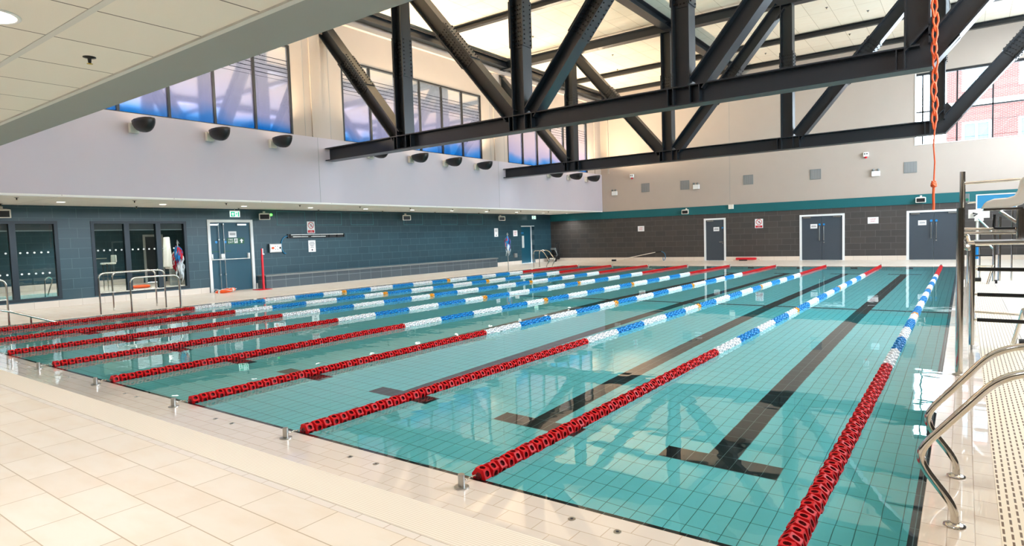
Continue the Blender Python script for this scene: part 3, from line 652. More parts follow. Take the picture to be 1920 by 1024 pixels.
# ------------------------------------------------------------------ pool ladders (grab rails)
def grab(x0, y, sgn, parent, r=.021, H=.88, mi='chrome'):
    p = [(x0, y, 0), (x0, y, .10), (x0-sgn*.155, y, .31), (x0-sgn*.155, y, .40), (x0+sgn*.175, y, H-.06), (x0+sgn*.33, y, H), (x0+sgn*.72, y, H), (x0+sgn*.80, y, H-.1), (x0+sgn*.80, y, 0)]
    b = MB(); b.tube(p, r, 16, bend=.09); o = b.make('grab_rail', mi, parent)
    for xx in (x0, x0+sgn*.8):
        b = MB(); b.lathe((xx, y, 0), [(.052, 0), (.052, .004), (.034, .012), (.024, .016)], 24); b.make('base_flange', 'chrome', o)
t = thing('pool_ladder', (.67, 1.29, 0), 'pair of polished steel grab rails at the near right pool edge', 'pool ladder'); grab(.672, 1.69, 1, t); grab(.672, .886, 1, t)
t = thing('pool_ladder', (-16.63, 23.85, 0), 'pair of steel grab rails at the far left pool edge by the corner door', 'pool ladder'); grab(-16.63, 23.55, -1, t); grab(-16.63, 24.1, -1, t)

# hooped rails by the steps on the left
def hoop(y0, y1, x, H, r=.021, mid=None, label='', x1=None):
    b = MB(); x1 = x if x1 is None else x1
    b.tube([(x, y0, -.0), (x, y0, H), (x1, y1, H), (x1, y1, 0)], r, 12, bend=.16)
    if mid: b.tube([(x, y0, mid), (x1, y1, mid)], r*.7, 10)
    return b
t = thing('handrail', (-16.9, 4.1, 0), 'long steel hoop handrail with a low crossbar by the steps below the flags', 'handrail', 'steel hoop rails on the left deck')
hoop(3.27, 4.86, -16.9, 1.05, mid=.55).make('rail', 'chrome', t)
t = thing('handrail', (-17.3, 4.2, 0), 'steel hoop handrail, middle one of the cluster nearest the tall window', 'handrail', 'steel hoop rails on the left deck')
hoop(3.9, 5.0, -17.75, 1.03, mid=None).make('rail', 'chrome', t)
t = thing('handrail', (-16.5, 4.5, 0), 'shortest steel hoop handrail, closest to the water in the left cluster', 'handrail', 'steel hoop rails on the left deck')
hoop(3.83, 5.05, -16.5, .90, mid=.0).make('rail', 'chrome', t)
t = thing('handrail', (-16.5, 1.2, 0), 'steel hoop handrail at the far left picture edge with a crossbar', 'handrail', 'steel hoop rails on the left deck')
hoop(.3, 1.29, -16.45, 1.05, mid=.6).make('rail', 'chrome', t)
t = thing('ramp_handrail', (-16.2, 1.2, 0), 'sloping steel handrail running down into the water at the far left', 'handrail')
b = MB(); b.tube([(-16.3, -.2, .72), (-16.2, 1.2, .37), (-16.05, 2.15, -.02), (-16.0, 2.6, -.2)], .024, 12, bend=.1); b.make('rail', 'chrome', t)
for y, z in ((.3, .58), (1.62, .18)): b = MB(); b.tube([(-16.2, y, -.3), (-16.2, y, z)], .02, 10); b.make('post', 'chrome', t)

# bundles of backstroke flags on poles
def flags(x, y, H, label, seed, order):
    rnd = random.Random(seed); t = thing('flag_pole', (x, y, 0), label, 'flag pole')
    b = MB(); b.tube([(x, y, 0), (x, y, H)], .018, 10); b.lathe((x, y, 0), [(.05, 0), (.05, .006), (.02, .015)], 20); b.make('pole', 'chrome_dull', t)
    b = MB(); b.tube([(x-.05, y, H-.05), (x, y, H+.04), (x+.04, y+.03, H-.06)], .006, 6); b.make('hook', 'white', t)
    f = thing('pennant_string', (x, y, .75), 'folded string of red, white and blue pennants hanging from the '+('nearer' if seed == 1 else 'farther')+' pole', 'flags')
    for k in range(26):
        c = order[k % len(order)]; zt = H-.10-rnd.random()*.12-(.34 if c == 'flag_white' and k % 3 else 0)-(.12 if c == 'flag_red' and k % 4 == 0 else 0); L = rnd.uniform(.42, .6); a = rnd.uniform(0, 2*PI); sp = rnd.uniform(.05, .13); w_ = rnd.uniform(.05, .09)
        dx, dy = math.cos(a), math.sin(a); px, py = -dy, dx; b = MB()
        top = Vector((x+dx*.02, y+dy*.02, zt)); vs = []
        N = 6
        for j in range(N+1):
            s = j/N; wdt = w_*(math.sin(PI*min(1, s*1.1+.12))**.8)*(1-s*.3); fold = .02*math.sin(s*9+k)
            cx = top+Vector((dx*(sp*math.sin(s*PI*.75)+fold), dy*(sp*math.sin(s*PI*.75)+fold), -L*s))
            for e in (-1, -.3, .4, 1): vs.append(cx+Vector((px, py, 0))*wdt*e+Vector((dx, dy, 0))*.02*math.sin(e*4+k))
        fs = [(j*4+q, j*4+q+1, j*4+q+5, j*4+q+4) for j in range(N) for q in range(3)]
        b.add(vs, fs, 0, True); o = b.make('pennant', c, f); m = o.modifiers.new('s', 'SOLIDIFY'); m.thickness = .002
    b = MB(); b.tube([(x, y, H-.15), (x+.02, y-.16, H-.45), (x+.02, y-.21, H-.62), (x+.02, y-.15, H-.66), (x+.02, y-.1, H-.55)], .006, 6, bend=.05); b.make('cord', 'white', f)
flags(-16.8, 5.21, 1.80, 'slender steel pole carrying folded flags beside the left hoop rails', 1, ['flag_red', 'flag_white', 'flag_red', 'flag_blue', 'flag_white', 'flag_red', 'flag_blue'])
flags(-16.8, 20.48, 1.80, 'slender steel pole carrying folded flags near the bench end', 2, ['flag_blue', 'flag_white', 'flag_blue', 'flag_blue', 'flag_red', 'flag_white', 'flag_white'])

# ------------------------------------------------------------------ items on the left wall and deck
b = MB(); b.box((XL, 9.97, 0), (-20.22, 24.1, .45)); be = thing('bench', (-20.5, 17, 0), 'long low tiled bench against the left wall', 'bench'); b.make('bench_base', tiles('bench_tile', 'Y', 'Z', .6, .3, (70, 82, 90), (76, 88, 96), (130, 142, 146), .006, 0, .3, 0, .0), be)
b = MB(); b.box((XL, 9.94, .45), (-20.18, 24.13, .5)); b.make('bench_top', 'grey_plastic', be)
for k, (a, c) in enumerate(((10.89, 12.17), (12.69, 13.98), (14.47, 15.73), (17.6, 18.88), (20.18, 21.46), (22.27, 23.56))):
    b = MB(); z0, z1 = 2.37, 2.91; e = .02
    for q in (((XL, a, z0), (XL+.006, c, z0+e)), ((XL, a, z1-e), (XL+.006, c, z1)), ((XL, a, z0+e), (XL+.006, a+e, z1-e)), ((XL, c-e, z0+e), (XL+.006, c, z1-e))): b.box(*q)
    tag(b.make('access_panel', base('teal_trim', (60, 120, 128), .4)), ('first', 'second', 'third', 'fourth', 'fifth', 'sixth')[k]+' framed access panel from the fire door, high on the left wall', 'access panel', 'access panels under the left ceiling')
t = thing('control_box', (XL, 10.7, 1.5), 'grey control box with an orange stop button on the left wall', 'control box')
b = MB(); b.box((XL, 10.45, 1.33), (XL+.13, 10.96, 1.66)); bevel(b.make('enclosure', 'chrome_dull', t), .008)
b = MB(); b.box((XL+.13, 10.49, 1.37), (XL+.134, 10.92, 1.62)); b.make('face_plate', 'white', t)
b = MB(); b.cyl((XL+.134, 10.57, 1.5), (XL+.17, 10.57, 1.5), .045, 20); b.make('stop_button', 'orange', t)
for y, z in ((10.68, 1.56), (10.68, 1.45), (10.78, 1.56), (10.78, 1.45)): b = MB(); b.cyl((XL+.134, y, z), (XL+.145, y, z), .014, 12); b.make('button', 'ink', t)
b = MB(); b.box((XL+.134, 10.86, 1.46), (XL+.15, 10.91, 1.54)); b.make('key_switch', 'dark_plastic', t)
t = thing('wall_rack', (XL, 12.7, 1.95), 'long black wall rack with pale bars between two notices', 'wall rack')
b = MB(); b.box((XL, 11.3, 1.86), (XL+.06, 14.05, 2.02)); b.make('back_rail', 'dark_plastic', t)
for (a, c, z) in ((11.42, 13.95, 1.99), (11.5, 12.2, 1.91), (12.35, 13.05, 1.91)): b = MB(); b.tube([(XL+.09, a, z), (XL+.09, c, z)], .016, 10); b.make('bar', 'white', t)
for y in (11.4, 11.9, 12.4, 12.8, 13.25, 13.65, 14.0): b = MB(); b.box((XL+.06, y-.012, 1.88), (XL+.1, y+.012, 2.0)); b.make('bracket', 'dark_plastic', t)
b = MB(); b.tube([(XL+.03, 11.3, 1.95), (XL+.03, 11.12, 1.9), (XL+.03, 11.0, 1.7), (XL+.03, 11.03, 1.42), (XL+.03, 11.12, 1.27), (XL+.03, 11.2, 1.27)], .022, 8, bend=.12); tag(b.make('hose', 'hose'), 'blue hose looping from the black wall rack past the control box', 'hose')
def no_diving(c, u, n, w, h, label):
    c, u, n = Vector(c), Vector(u), Vector(n); t = thing('safety_sign', c, label, 'sign'); Z = Vector((0, 0, 1))
    b = MB(); b.obox(c+n*.004, u*w/2, Z*h/2, n*.004); b.make('sign_board', 'paper', t)
    r = w*.38; cc = c+n*.009+Z*h*.17; b = MB(); N = 28
    vs = [cc+(u*math.cos(2*PI*k/N)+Z*math.sin(2*PI*k/N))*q for q in (r, r*.8) for k in range(N)]
    b.add(vs, [(k, (k+1) % N, N+(k+1) % N, N+k) for k in range(N)])
    d_ = (u-Z).normalized(); e_ = (u+Z).normalized(); b.add([cc-d_*r*.9-e_*r*.08+n*.001, cc+d_*r*.9-e_*r*.08+n*.001, cc+d_*r*.9+e_*r*.08+n*.001, cc-d_*r*.9+e_*r*.08+n*.001], [(0, 1, 2, 3)])
    b.make('prohibition_ring', 'redsign', t)
    b = MB(); P = lambda a, z: cc+u*a*r+Z*z*r-n*.0005
    b.quad([P(.1, .45), P(.3, .45), P(.3, .28), P(.1, .28)]); b.quad([P(.2, .25), P(-.35, -.1), P(-.45, -.02), P(.05, .32)]); b.quad([P(.2, .1), P(.5, -.2), P(.42, -.3), P(.05, .02)]); b.quad([P(-.5, -.3), P(.5, -.3), P(.45, -.38), P(-.5, -.38)])
    b.make('pictogram', 'ink', t)
    b = MB(); b.obox(c+n*.0085-Z*h*.34, u*w*.42, Z*h*.11, n*.0008); b.make('sign_panel', 'redsign', t)
    text_mb('NO\nDIVING', h*.1, c+n*.0105-Z*h*.335, u, Z, 'paper', 'sign_lettering', t)
no_diving((XL, 12.42, 2.28), (0, 1, 0), (1, 0, 0), .36, .48, 'red ringed prohibition sign above the black wall rack')
no_diving((-7.93, YF, 1.92), (1, 0, 0), (0, -1, 0), .40, .47, 'red ringed prohibition sign on the far wall right of the single door')
def board(c, u, n, w, h, txt, ink, label, size=.1, lines=None, icon=False):
    c, u, n = Vector(c), Vector(u), Vector(n); t = thing('notice_board', c, label, 'sign'); Z = Vector((0, 0, 1))
    b = MB(); b.obox(c+n*.004, u*w/2, Z*h/2, n*.004); b.make('sign_board', 'paper', t)
    if txt: text_mb(txt, size, c+n*.009, u, Z, ink, 'sign_lettering', t)
    if lines:
        b = MB()
        for dz, lw in lines: b.obox(c+n*.0085+Z*dz, u*lw/2, Z*.008, n*.0006)
        b.make('print_lines', 'ink', t)
    if icon: b = MB(); b.cyl(c+n*.0082-Z*h*.33, c+n*.009-Z*h*.33, w*.13, 4); b.make('symbol', 'ink', t)
board((XL, 12.43, 1.52), (0, 1, 0), (1, 0, 0), .34, .47, None, 'ink', 'tall white notice with printed lines below the black wall rack', lines=((.15, .2), (.1, .26), (.05, .22), (0, .14), (-.05, .16)), icon=True)
board((XL, 24.75, 1.91), (0, 1, 0), (1, 0, 0), .34, .48, None, 'ink', 'tall white notice with a dark symbol near the far end of the left wall', lines=((.15, .2), (.1, .22), (.05, .2)), icon=True)
board((XL, 26.6, 1.84), (0, 1, 0), (1, 0, 0), .42, .34, 'DEEP\nEND', 'redsign', 'small white sign with red lettering beside the corner door', .12)
board((-14.52, YF, 1.87), (1, 0, 0), (0, -1, 0), .40, .31, 'DEEP\nEND', 'redsign', 'small white sign with red lettering on the left part of the far wall', .1)
board((-2.78, YF, 1.87), (1, 0, 0), (0, -1, 0), .44, .30, 'DEEP\nEND', 'redsign', 'small white sign with red lettering between the two double doors', .1)
# exit signs
def exitsign(c, u, n, w, h, label):
    c, u, n = Vector(c), Vector(u), Vector(n); t = thing('exit_sign', c, label, 'exit sign'); Z = Vector((0, 0, 1))
    b = MB(); b.obox(c, u*w/2, Z*h/2, n*.02); b.make('lit_panel', 'exit_lit', t)
    b = MB(); b.obox(c+n*.021-u*w*.24, u*w*.2, Z*h*.42, n*.001); b.obox(c+n*.021+u*w*.35, u*w*.06, Z*h*.42, n*.001); running_man(b, c+n*.022+u*w*.14, u, n, h*.8, 0); pict_arrow(b, c+n*.023-u*w*.24, u, n, h*.6, 1); b.make('pictogram', ['exit_green', 'exit_lit'], t)
    b = MB(); b.obox(c+Z*(h/2+.02), u*w/2, Z*.02, n*.03); b.make('housing', 'white', t)
    b = MB(); b.obox(c+Z*((ZS-c.z)/2+h/4+.02), u*.01, Z*((ZS-c.z)/2-h/4-.02), n*.01); b.make('stem', 'chrome_dull', t)
exitsign((-20.4, 9.0, 2.76), (0, 1, 0), (1, 0, 0), .36, .2, 'green and white illuminated exit sign over the petrol fire door')
exitsign((-20.4, 28.1, 2.76), (0, 1, 0), (1, 0, 0), .36, .18, 'green and white illuminated exit sign over the corner door')
# ceiling / wall speakers
def speaker(c, yaw, label, flat=False):
    t = thing('wall_speaker', c, label, 'loudspeaker'); c = Vector(c); R = Matrix.Rotation(yaw, 3, 'Z')
    P = lambda v: c+R@Vector(v)
    b = MB(); w0, h0, w1, h1 = .12, .09, .20, .13
    vs = [P((-.14, -w0, -h0)), P((-.14, w0, -h0)), P((-.14, w0, h0)), P((-.14, -w0, h0)), P((.12, -w1, -h1-.05)), P((.12, w1, -h1-.05)), P((.12, w1, h1-.07)), P((.12, -w1, h1-.07))]
    b.add(vs, [(0, 3, 2, 1), (0, 1, 5, 4), (1, 2, 6, 5), (2, 3, 7, 6), (3, 0, 4, 7), (4, 5, 6, 7)]); bevel(b.make('housing', 'white_plastic', t), .015)
    b = MB(); b.add([P((.125, -w1+.04, -h1-.02)), P((.125, w1-.04, -h1-.02)), P((.125, w1-.04, h1-.11)), P((.125, -w1+.04, h1-.11))], [(0, 1, 2, 3)]); b.make('grille', 'dark_plastic', t)
    b = MB(); b.obox(P((-.12, 0, .11)), R@Vector((.03, 0, 0)), R@Vector((0, .04, 0)), (0, 0, .04)); b.make('bracket', 'white_plastic', t)
speaker((XL+.28, 2.35, 2.76), -.2, 'white boxed speaker under the ceiling above the leftmost window')
speaker((XL+.28, 10.2, 2.74), -.5, 'white boxed speaker under the ceiling beside the green beacon')
speaker((XL+.28, 17.5, 2.74), -.5, 'white boxed speaker halfway along the left wall')
speaker((XL+.28, 24.9, 2.74), -.5, 'white boxed speaker above the bench end near the corner')
speaker((-11.78, YF-.14, 2.76), -PI/2, 'boxed speaker on the teal band at the far wall left of the single door')
speaker((-.90, YF-.14, 2.76), -PI/2, 'boxed speaker on the teal band above the rightmost double door')
t = thing('warning_beacon', (XL, 10.62, 2.77), 'small glowing green beacon high on the left wall', 'beacon'); b = MB(); b.cyl((XL, 10.62, 2.77), (XL+.05, 10.62, 2.77), .05, 16); b.make('base', 'dark_plastic', t); b = MB(); b.lathe((XL+.05, 10.62, 2.77), [(.045, 0), (.04, .04), (.02, .06), (0, .065)], 16, axis=(1, 0, 0)); b.make('lens', 'green_led', t)
b = MB(); b.box((XL, 26.35, .42), (XL+.12, 26.6, .66)); tag(bevel(b.make('call_box', 'grey_plastic'), .02), 'small grey box low on the left wall beside the corner door', 'wall box')
b = MB(); b.box((-9.46, YF-.12, 2.74), (-9.2, YF-.03, 2.98)); tag(bevel(b.make('junction_box', 'white_plastic'), .015), 'square white junction box on the teal band below the wall joint', 'junction box')
# lifebuoy + pole stand
t = thing('lifebuoy', (-20.28, 8.42, 0), 'orange lifebuoy lying on the floor in front of the fire door', 'lifebuoy')
b = MB(); b.tube([(-20.28+.27*math.cos(a*PI/18), 8.42+.27*math.sin(a*PI/18), .062+.04*math.cos(a*PI/18-1)) for a in range(36)], .062, 14, closed=True); b.make('ring', 'orange', t)
for a in (.4, 2.0, 3.5, 5.1): b = MB(); c = Vector((-20.28+.27*math.cos(a), 8.42+.27*math.sin(a), .062+.04*math.cos(a-1))); tt = Vector((-math.sin(a), math.cos(a), 0)); b.tube([c-tt*.035, c+tt*.035], .066, 14); b.make('band', 'white', t)
b = MB(); b.tube([(-20.28+.36*math.cos(a*PI/12), 8.42+.36*math.sin(a*PI/12), .08+.05*abs(math.sin(a*PI/6))) for a in range(24)], .008, 6, closed=True); b.make('grab_line', 'white', t)
t = thing('pole_stand', (-20.0, 9.72, 0), 'thin red post on a flat red base beside the bench', 'stand')
b = MB(); b.box((-20.25, 9.42, 0), (-19.78, 9.93, .02)); bevel(b.make('base', 'red', t), .008)
b = MB(); b.box((-20.03, 9.69, .02), (-19.97, 9.75, 1.3)); b.box((-20.02, 9.70, 1.3), (-19.98, 9.73, 1.5)); b.make('post', 'red', t)
b = MB(); b.box((-20.0, 9.72, 1.28), (-19.96, 9.80, 1.31)); b.box((-20.0, 9.74, 1.31), (-19.985, 9.77, 1.5)); b.make('clip', 'white', t)

# ------------------------------------------------------------------ fittings on the far wall
for k, (x, z) in enumerate(((-14.2, 4.22), (-11.86, 4.2), (-8.45, 4.22), (-5.25, 4.23), (-1.31, 4.21))):
    t = thing('wall_vent', (x, YF, z), ('leftmost', 'second', 'third', 'fourth', 'rightmost')[k]+' square grey vent grille on the far wall, counting from the left', 'vent', 'vent grilles on the far wall')
    b = MB(); b.box((x-.25, YF-.02, z-.25), (x+.25, YF, z+.25)); b.make('frame', 'grey_plastic', t); b = MB(); b.box((x-.22, YF-.024, z-.22), (x+.22, YF-.02, z+.22)); b.make('grille', 'vent', t)
for k, (x, z) in enumerate(((-16.15, 4.03), (-11.2, 4.05), (-2.67, 4.04))):
    t = thing('emergency_light', (x, YF, z), 'white emergency light with twin lamps '+('near the left corner of the far wall', 'beside the second vent grille', 'left of the rightmost vent grille')[k], 'emergency light', 'twin-lamp emergency lights')
    b = MB(); b.box((x-.17, YF-.1, z-.12), (x+.17, YF, z+.12)); bevel(b.make('case', 'white', t), .01)
    for dx in (-.1, .1): b = MB(); b.lathe((x+dx, YF-.1, z+.18), [(.0, -.05), (.04, -.04), (.06, .04), (.0, .045)], 16, axis=(0, -1, -.3)); b.cyl((x+dx, YF-.06, z+.11), (x+dx, YF-.06, z+.17), .015, 8); b.make('lamp_head', 'grey_plastic', t)
for k, (x, z) in enumerate(((-15.0, 4.96), (-3.07, 4.97))):
    t = thing('alarm_sounder', (x, YF, z), 'small white boxed sensor with a red underside, '+('left', 'right')[k]+' one on the far wall', 'alarm')
    b = MB(); b.box((x-.11, YF-.12, z-.1), (x+.11, YF, z+.1)); bevel(b.make('case', 'white', t), .01)
    for dx in (-.045, .045): b = MB(); b.cyl((x+dx, YF-.12, z+.02), (x+dx, YF-.125, z+.02), .03, 12); b.make('sensor_eye', 'dark_plastic', t)
    b = MB(); b.lathe((x, YF-.06, z-.1), [(.05, 0), (.045, -.07), (0, -.09)], 14); b.make('strobe', 'red', t)
# corner cleaning machine
t = thing('cleaning_machine', (-20.1, 29.7, 0), 'black and grey wheeled cleaning machine parked in the far left corner', 'cleaning machine')
b = MB(); b.box((-20.4, 29.5, .12), (-19.85, 30.1, .42)); bevel(b.make('body', 'dark_plastic', t), .05)
b = MB(); b.tube([(-20.2, 30.1, .4), (-20.2, 30.2, 1.15), (-19.95, 30.2, 1.15), (-19.95, 30.1, .4)], .022, 10, bend=.06); b.make('handle', 'dark_plastic', t)
b = MB(); b.lathe((-20.1, 29.95, .42), [(.17, 0), (.2, .1), (.2, .3), (.12, .42), (0, .45)], 20); b.make('tank', 'dark_plastic', t)
b = MB(); b.box((-20.3, 29.7, .74), (-19.98, 29.85, .86)); bevel(b.make('control_head', 'grey_plastic', t), .02)
b = MB(); b.tube([(-20.0, 29.7, .8), (-19.85, 29.65, .62), (-19.8, 29.7, .4), (-19.95, 29.6, .25)], .03, 10, bend=.08); b.make('hose', 'grey_plastic', t)
b = MB(); b.box((-20.2, 29.4, .15), (-19.85, 29.52, .24)); b.make('squeegee', 'white_plastic', t)
for dx in (-.3, .2): b = MB(); b.cyl((-20.1+dx, 29.6, .09), (-20.1+dx+.05, 29.6, .09), .09, 20); b.make('wheel', 'rubber', t)
# pool pole, red rescue tube
t = thing('vacuum_pole', (-14.7, 30.3, 0), 'long pale telescopic pole propped along the far wall base', 'pole')
b = MB(); b.tube([(-16.05, 30.2, .04), (-13.55, 30.38, .5)], .018, 10); b.make('shaft', 'white_plastic', t)
b = MB(); b.tube([(-13.6, 30.38, .49), (-13.25, 30.38, .53)], .03, 10); b.make('grip', 'dark_plastic', t)
b = MB(); b.box((-16.25, 30.08, 0), (-16.0, 30.2, .1)); b.make('head', 'dark_plastic', t)
b = MB(); b.tube([(-13.25, 30.38, .53), (-13.05, 30.36, .45), (-12.97, 30.3, .25), (-13.0, 30.25, .05), (-13.1, 30.25, .03), (-13.12, 30.3, .2)], .02, 8, bend=.1); b.make('hose', 'hose', t)
t = thing('rescue_tube', (-8.5, 30.2, 0), 'red foam rescue tube lying at the foot of the far wall', 'rescue tube')
b = MB(); b.box((-9.05, 30.15, .04), (-8.0, 30.32, .16)); bevel(b.make('float_body', 'red', t), .04)
b = MB(); b.box((-8.85, 30.1, .0), (-8.45, 30.2, .06)); b.make('strap', 'dark_plastic', t); b = MB(); b.tube([(-8.0, 30.24, .1), (-7.85, 30.22, .06)], .012, 8); b.make('clip', 'chrome_dull', t)

# ------------------------------------------------------------------ wall uplighters
def uplight(y, label, XF=XF, sg=1, group='uplighters along the upper left wall'):
    z = 4.80; t = thing('wall_uplight', (XF, y, z), label, 'wall light', group)
    b = MB(); b.box((XF, y-.11, z-.13), (XF+sg*.12, y+.11, z+.13)); b.box((XF+sg*.12, y-.07, z+.06), (XF+sg*.3, y+.07, z+.12)); bevel(b.make('bracket', 'white_plastic', t), .01)
    # visor: open half bowl
    N, K = 12, 6; vs = []; cx, cy, cz = XF+sg*.50, y+.06, z+.16; A, B_, C_ = .42, .24, .36
    for k in range(K+1):
        ph = k/K*PI/2
        for i in range(N):
            th = 2*PI*i/N; r = math.cos(ph)
            vs.append((cx+sg*(A*r*math.cos(th)+.17*(1-r)), cy+B_*r*math.sin(th), cz-C_*math.sin(ph)*.9+.08*r*math.cos(th)*.3))
    fs = [(k*N+i, k*N+(i+1) % N, (k+1)*N+(i+1) % N, (k+1)*N+i) for k in range(K) for i in range(N)]
    b = MB(); b.add(vs, fs, 0, True); o = b.make('visor', 'dark_plastic', t); m = o.modifiers.new('s', 'SOLIDIFY'); m.thickness = .012
    b = MB(); b.lathe((cx, cy, cz-.10), [(0, 0), (.17, 0), (.19, .03)], 20); b.make('lamp', 'lamp_warm', t)
    L = D.lights.new('uplight_beam', 'SPOT'); L.energy = UP_W if sg > 0 else UP_W*.6; L.color = (1, .78, .53); L.spot_size = 2.7; L.spot_blend = .7; L.shadow_soft_size = .12
    lo = D.objects.new('uplight_beam', L); COL.objects.link(lo); lo.parent = t; lo.matrix_parent_inverse = Matrix.Translation(-t.location); lo.location = (cx, cy, cz+.03)
    lo.rotation_euler = Vector((.55*sg, 0, 1)).to_track_quat('-Z', 'Y').to_euler()
UP_W = 760
pos = ['left end, half hidden by the grey bulkhead', 'second of the left group', 'third of the left group', 'fourth of the left group',
       'first of the middle group', 'second of the middle group', 'third of the middle group', 'fourth of the middle group',
       'first of the far group', 'second of the far group', 'third of the far group', 'fourth of the far group, by the corner']
for y, p in zip((2.3, 4.35, 6.38, 8.4, 12.4, 14.45, 16.45, 18.5, 22.5, 24.5, 26.5, 28.5), pos): uplight(y, 'dark bowl uplighter on the upper left wall, '+p)

for y in (.8, 2.9, 5.0, 7.1, 9.2): uplight(y, 'added dark bowl uplighter on the right wall beside the near deck, out of view', XR, -1, 'added uplighters on the right wall')  # unseen row added to warm the light on the near right side
# ------------------------------------------------------------------ recessed downlights and sprinklers
DN_W = 125
def down(x, y, label, group, r=.1, w=None, col=(1, .97, .93)):
    t = thing('downlight', (x, y, ZS), label, 'ceiling light', group)
    b = MB(); b.lathe((x, y, ZS), [(r+.02, .0), (r+.02, -.006), (r, -.008), (r, 0)], 28); b.make('trim_ring', 'white', t)
    b = MB(); b.lathe((x, y, ZS-.003), [(0, 0), (r, 0)], 28); b.make('lens', 'lamp_down', t)
    L = D.lights.new('downlight_beam', 'SPOT'); L.energy = w or DN_W; L.color = col; L.spot_size = 2.4; L.spot_blend = .6; L.shadow_soft_size = .09
    lo = D.objects.new('downlight_beam', L); COL.objects.link(lo); lo.parent = t; lo.matrix_parent_inverse = Matrix.Translation(-t.location); lo.location = (x, y, ZS-.02)
ordy = ['first', 'second', 'third', 'fourth', 'fifth', 'sixth', 'seventh', 'eighth', 'ninth', 'tenth', 'eleventh', 'twelfth']
for k in range(12):
    y = .65+2.65*k
    if y < 30: down(-19.1, y, ordy[k]+' round recessed light along the left ceiling, counting from the near end', 'recessed lights in the left ceiling', .1)
down(-3.72, -1.98, 'large round recessed light in the near ceiling at the top left corner', None, .13)
k = 0
for x in (-19.0, -15.3, -11.4, -7.6, .2, 3.9):
    down(x, -1.98, 'round recessed light over the near deck out of view', 'recessed lights over the near deck', .13)
for x in (-15.3, -7.6, -3.7, .2, 3.9):
    down(x, -5.0, 'round recessed light over the near deck out of view', 'recessed lights over the near deck', .13)
for x, y in ((-26, 9), (-26, 4), (-26, -1), (-29, 7)): down(x, y, 'round recessed light in the room behind the left windows', 'recessed lights of the back room', .1, 700)
def sprinkler(x, y, z, label, s=1):
    t = thing('sprinkler', (x, y, z), label, 'sprinkler', 'sprinkler heads')
    b = MB(); b.lathe((x, y, z), [(.0, 0), (.04*s, 0), (.04*s, -.004), (.012*s, -.01), (.010*s, -.035*s), (.006*s, -.045*s)], 18); b.make('escutcheon', 'bolt', t)
    b = MB(); b.lathe((x, y, z-.045*s), [(0, 0), (.018*s, 0), (.018*s, -.003), (0, -.003)], 14); b.tube([(x, y, z-.03*s), (x, y, z-.046*s)], .005*s, 6); b.make('deflector', 'gold', t)
sprinkler(-4.2, -1.31, ZS, 'dark sprinkler head in the near tiled ceiling', 1.0)
for k in range(10): sprinkler(-17.9, 2.0+2.65*k, ZS, ordy[k]+' sprinkler head along the outer edge of the left ceiling', 1.3)
for k in range(8): sprinkler(-20.3, 2.3+3.4*k, ZS, ordy[k]+' sprinkler head along the wall side of the left ceiling', 1.3)
n = 0
for x, y in ((-15.2, 14.2), (-12.2, 14.0), (-13.9, 18.8), (-10.9, 18.0), (-12.6, 23.5), (-10.0, 23.4), (-13.6, 26.0), (-11.0, 27.5), (-7.2, 17.8), (-6.6, 23.8), (-7.0, 28.3), (-3.6, 23.5), (-3.4, 27.8), (-2.4, 25.0), (-5.2, 25.3), (1.6, 26.5)):
    n += 1; sprinkler(x, y, ZC, 'tiny sprinkler head on the pale roof boards', 1.3)

# ------------------------------------------------------------------ orange rope hanging from the nearer truss
t = thing('hanging_rope', (.26, 10.05, 1.87), 'orange rope hanging from the roof, chained at the top with a knot near its end', 'rope')
b = MB(); X, Y = .26, 10.05
zs = 9.6; ch = []
b.tube([(X+.01, Y, 3.32), (X-.008, Y, 3.0), (X+.012, Y, 2.7), (X, Y, 2.35)], .012, 8); b.tube([(X, Y, 2.3), (X-.006, Y, 2.1), (X, Y, 1.95), (X-.004, Y, 1.87)], .02, 8); b.make('line', 'orange_rope', t)
b = MB(); z = 3.28; k = 0
while z < 9.5:   # interlocking loops of the daisy chain
    L = .30; w_ = .036; c0 = X+.012*math.sin(k*2.1); yy = Y+(.015 if k % 2 else -.015)
    b.tube([(c0+w_*math.cos(a)*(1 if math.sin(a) > -.2 else .55), yy+.02*math.sin(a+k), z+L/2+L*.55*math.sin(a)) for a in [j*PI/8 for j in range(16)]], .017, 7, closed=True)
    z += .24; k += 1
b.make('chain_braid', 'orange_rope', t)
b = MB()
for k in range(3): b.tube([(X+.035*math.cos(a)*(1-.2*k), Y+.035*math.sin(a+k), 2.325+(k-1)*.025+.02*math.sin(2*a+k)) for a in [j*PI/7 for j in range(14)]], .017, 8, closed=True)
b.make('knot', 'orange_rope', t)

# ------------------------------------------------------------------ lifeguard chair beside the pool
def tubes(name, parent, lst, mat='chrome', r=.024, bend=.06):
    for i, pts in enumerate(lst):
        b = MB(); rr = r; 
        if isinstance(pts, tuple): pts, rr = pts
        b.tube(pts, rr, 12, bend=bend); b.make(name, mat, parent)
t = thing('lifeguard_chair', (1.2, 6.2, 0), 'tall steel lifeguard chair with a white seat and black rubber rungs on the right deck', 'lifeguard chair')
YN, YP = 5.0, 6.7
tubes('post', t, [([(.665, YN, 0), (.665, YN, 1.79)], .034), ([(.675, YP, .9), (.675, YP, 2.28)], .03), ([(.785, YP, .06), (.785, YP, 1.38)], .03), ([(1.33, YP, .5), (1.33, YP, 1.38)], .03), ([(1.25, YP-.1, 1.38), (1.25, YP-.1, 1.78)], .045)])
b = MB(); b.lathe((.665, YN, 0), [(.06, 0), (.06, .004), (.034, .012)], 24); b.cyl((.785, YP, 0), (.785, YP, .06), .012, 10); b.make('foot', 'chrome_dull', t)
